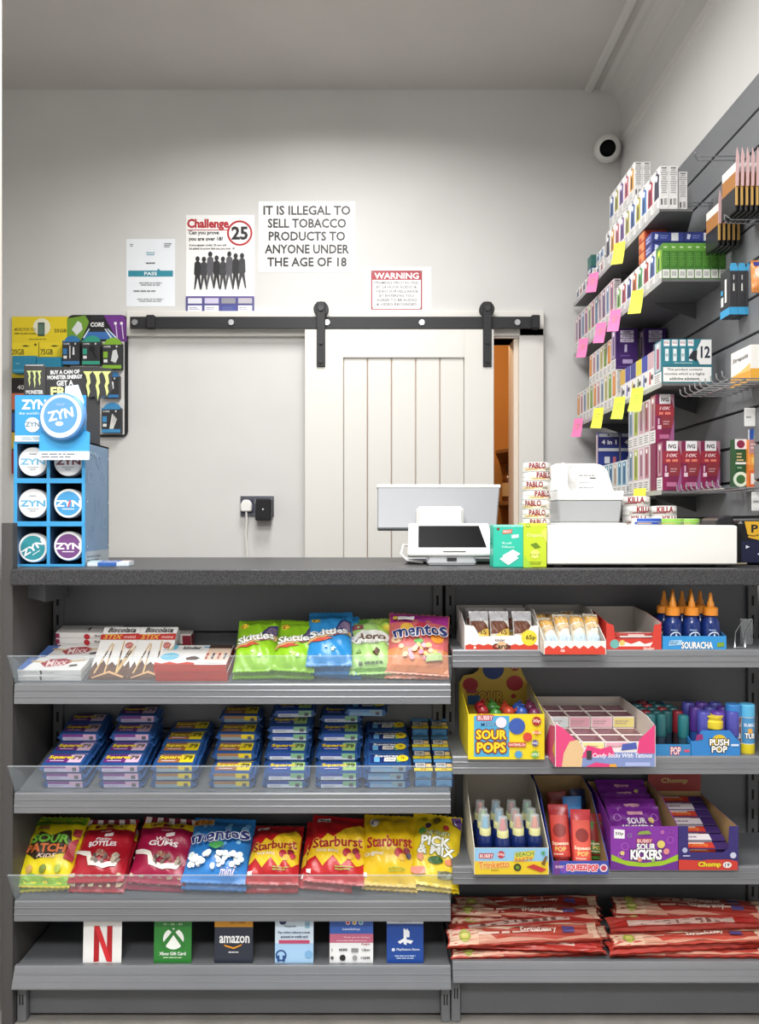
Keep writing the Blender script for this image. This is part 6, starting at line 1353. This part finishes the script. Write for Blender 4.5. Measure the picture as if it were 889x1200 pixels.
# ---- hooks, trays and packs on the near slats
CH = M('#b4b6ba', .25, .9)
def hook(y, zrel, L, label, w=.012):
    t = thing('slat_hook', label, 'hook', (XR - .0165, y, H + zrel))
    for s in (-1, 1): MB().tube([(0, s * w, 0), (-L, s * w, 0), (-L - .01, s * w * .6, .012), (-L - .012, 0, .018)], .0016, CH).obj('prong', t, smooth=True)
    MB().box(-.003, 0, -w - .006, w + .006, -.02, .012, CH).obj('hook_plate', t)
hook(2.33, .975, .11, 'empty chrome slat hook above the brown packs'); hook(2.16, 1.035, .11, 'empty chrome slat hook highest on the slats'); hook(2.02, .80, .09, 'empty chrome slat hook below the brown packs')
def brown(y, zrel, n, x0, label, grp, h=.12):
    t0 = None
    for k in range(n):
        loc = (x0 + k * .0135, y, H + zrel)
        if t0 is None:
            t0 = thing('clip_pack', label, 'pack', loc, (0, 0, 0), grp)
            MB().box(-.004, .004, -.04, .04, 0, h * .5, M('#1d1c1e', .3)).obj('blister', t0, bev=.002)
            MB().box(-.0008, .0008, -.042, .042, h * .5, h * .82, M('#a8713a', .6)).obj('brown_card', t0)
            MB().box(-.0009, .0009, -.042, .042, h * .82, h, M('#e0dcd8', .6)).obj('white_header', t0)
            MB().box(-.003, .003, -.0415, -.038, h * .12, h * .52, M('#c9a05a', .4)).obj('gold_tab', t0)
            MB().prism([(-.0035, h * .5), (.004, h * .5), (.006, h * 1.1), (0, h * 1.28), (-.003, h * 1.05)], -.044, -.042, M('#d9b4b4', .5), 'y').obj('pink_tag', t0)
        else: dup(t0, loc)
brown(2.165, .775, 5, .95, 'brown and black hanging pack with pink tag on the lower slat hook', 'lower hanging brown packs')
brown(2.03, .815, 6, .935, 'brown and black hanging pack with pink tag on the upper slat hook', 'upper hanging brown packs', .13)
def f_bk(a): a.rect(0, .0, 1, .16, '#3f9fd0').rect(0, .93, 1, 1, '#4aa8d8').poly([(.4, .5), (.6, .5), (.58, .66), (.42, .66)], '#d9d9d4').rect(.44, .74, .56, .84, '#c9c9c4')
def f_bl(a): a.rect(0, 0, 1, .16, '#3f9fd0').rect(.1, .25, .35, .45, '#dfe4e6').rect(.5, .3, .7, .8, '#e6e6e4').rect(.1, .5, .3, .6, '#4aa8d8')
for i in range(4):
    t = carton('black_blue_box', 'black and blue accessory box hanging in the row on the slats', 'box', .022, .058, .13, '#35363a', {'front': f_bk, 'left': f_bl}, (X(857, 2.1) + .006 + i * .0228, 2.13, H + .575), group='black and blue boxes on the slats')
    MB().prism([(-.011, .13), (.011, .13), (.007, .142), (-.007, .142)], -.029, -.028, M('#4aa8d8')).obj('hang_tab', t)
bag('snack_pouch', 'orange and white pouch beside the black and blue boxes', .06, .085, .012, 893, 1.99, H + .60, 88, '#d98a4a', lambda a: a.circ(.4, .6, .2, '#e8c8b8').rect(.1, .8, .9, .95, '#3a3a8a').circ(.5, .3, .16, '#c4502e'), cat='pouch', wr=.4)
def wiretray(label, y0, y1, zrel, x0):
    t = thing('wire_tray', label, 'wire tray', (XR - .0165, (y0 + y1) / 2, H + zrel))
    n = 9
    for i in range(n):
        y = y0 + (y1 - y0) * i / (n - 1) - (y0 + y1) / 2; L = XR - .0165 - x0
        MB().tube([(0, y, 0), (-L, y, 0), (-L - .008, y, .006), (-L - .01, y, .02)], .0018, CH).obj('wire', t, smooth=True)
    for xx in (-.02, -.09, -(XR - .0165 - x0) * .95): MB().tube([(xx, y0 - (y0 + y1) / 2, -.002), (xx, y1 - (y0 + y1) / 2, -.002)], .0022, CH).obj('cross_wire', t, smooth=True)
wiretray('chrome wire tray holding the white throat sweet box', 1.93, 2.2, .365, .88)
wiretray('chrome wire tray holding the green and orange boxes', 1.93, 2.2, .088, .87)
def f_sl(a): a.rect(0, 0, 1, .3, '#e0a03a').text('Strepsils', .5, .72, .16, '#4a4a52', w=.8, shear=.2).poly([(0, .3), (1, .3), (1, .5), (.5, .36)], '#e9c070')
carton('throat_sweet_box', 'white and amber throat sweet box on the wire tray', 'box', .056, .11, .095, '#ece9e2', {'left': f_sl, 'front': lambda a: a.rect(0, 0, 1, .35, '#e2a63c').circ(.6, .65, .1, '#6a6a6a')}, (.992, 2.03, H + .365 + .0022))
def f_gb(a): a.rect(0, .8, 1, 1, '#ece8e8').circ(.5, .9, .08, '#8a2a48').lines(.15, .55, .85, .74, 3, '#e0c08a', 5).rect(.05, .5, .95, .54, '#e8e8e4').circ(.5, .2, .15, '#d9e4d0').circ(.5, .2, .09, '#3a6a3a').lines(.2, .4, .8, .46, 1, '#9ac09a')
carton('herbal_box', 'slim dark green box with maroon emblem on the lower wire tray', 'box', .032, .03, .138, '#24512f', {'front': f_gb}, (X(864.5, 2.1), 2.10, H + .088 + .0022))
def f_or(a): a.rect(0, .72, 1, 1, '#c08a8a').circ(.35, .58, .12, '#e8a04a').circ(.35, .58, .07, '#f0c46a').rect(0, 0, 1, .38, '#d9642e').rect(.1, .1, .45, .32, '#ece0d8').rect(.6, .2, 1, .5, '#c43a2e').lines(.1, .8, .9, .94, 2, '#e8d0d0')
carton('orange_vitamin_box', 'orange box with sun circle beside the slim green box', 'box', .046, .03, .135, '#e08a3a', {'front': f_or, 'left': lambda a: a.rect(0, 0, 1, .5, '#d9742e')}, (X(885, 2.08), 2.085, H + .088 + .0022))
carton('blue_white_box', 'blue and white box lying on top of the orange box', 'box', .04, .03, .03, '#1f4fa8', {'front': lambda a: a.rect(0, .0, 1, .3, '#6ab04a').text('FIT', .5, .6, .4, '#eef2f8', w=.6), 'left': lambda a: a.rect(0, 0, .3, 1, '#d9e0ea')}, (X(889, 2.08), 2.085, H + .088 + .0022 + .1353))
for i, (y, zr_) in enumerate(((2.06, .26), (2.02, .03))): carton('price_ticket', 'small white price ticket clipped to the slats, ' + ('under the amber box' if i == 0 else 'under the green box'), 'ticket', .03, .002, .05, '#e9e9e6', {'front': lambda a: a.lines(.15, .4, .85, .6, 1, '#9a9a9a')}, (XR - .032, y, H + zr_))
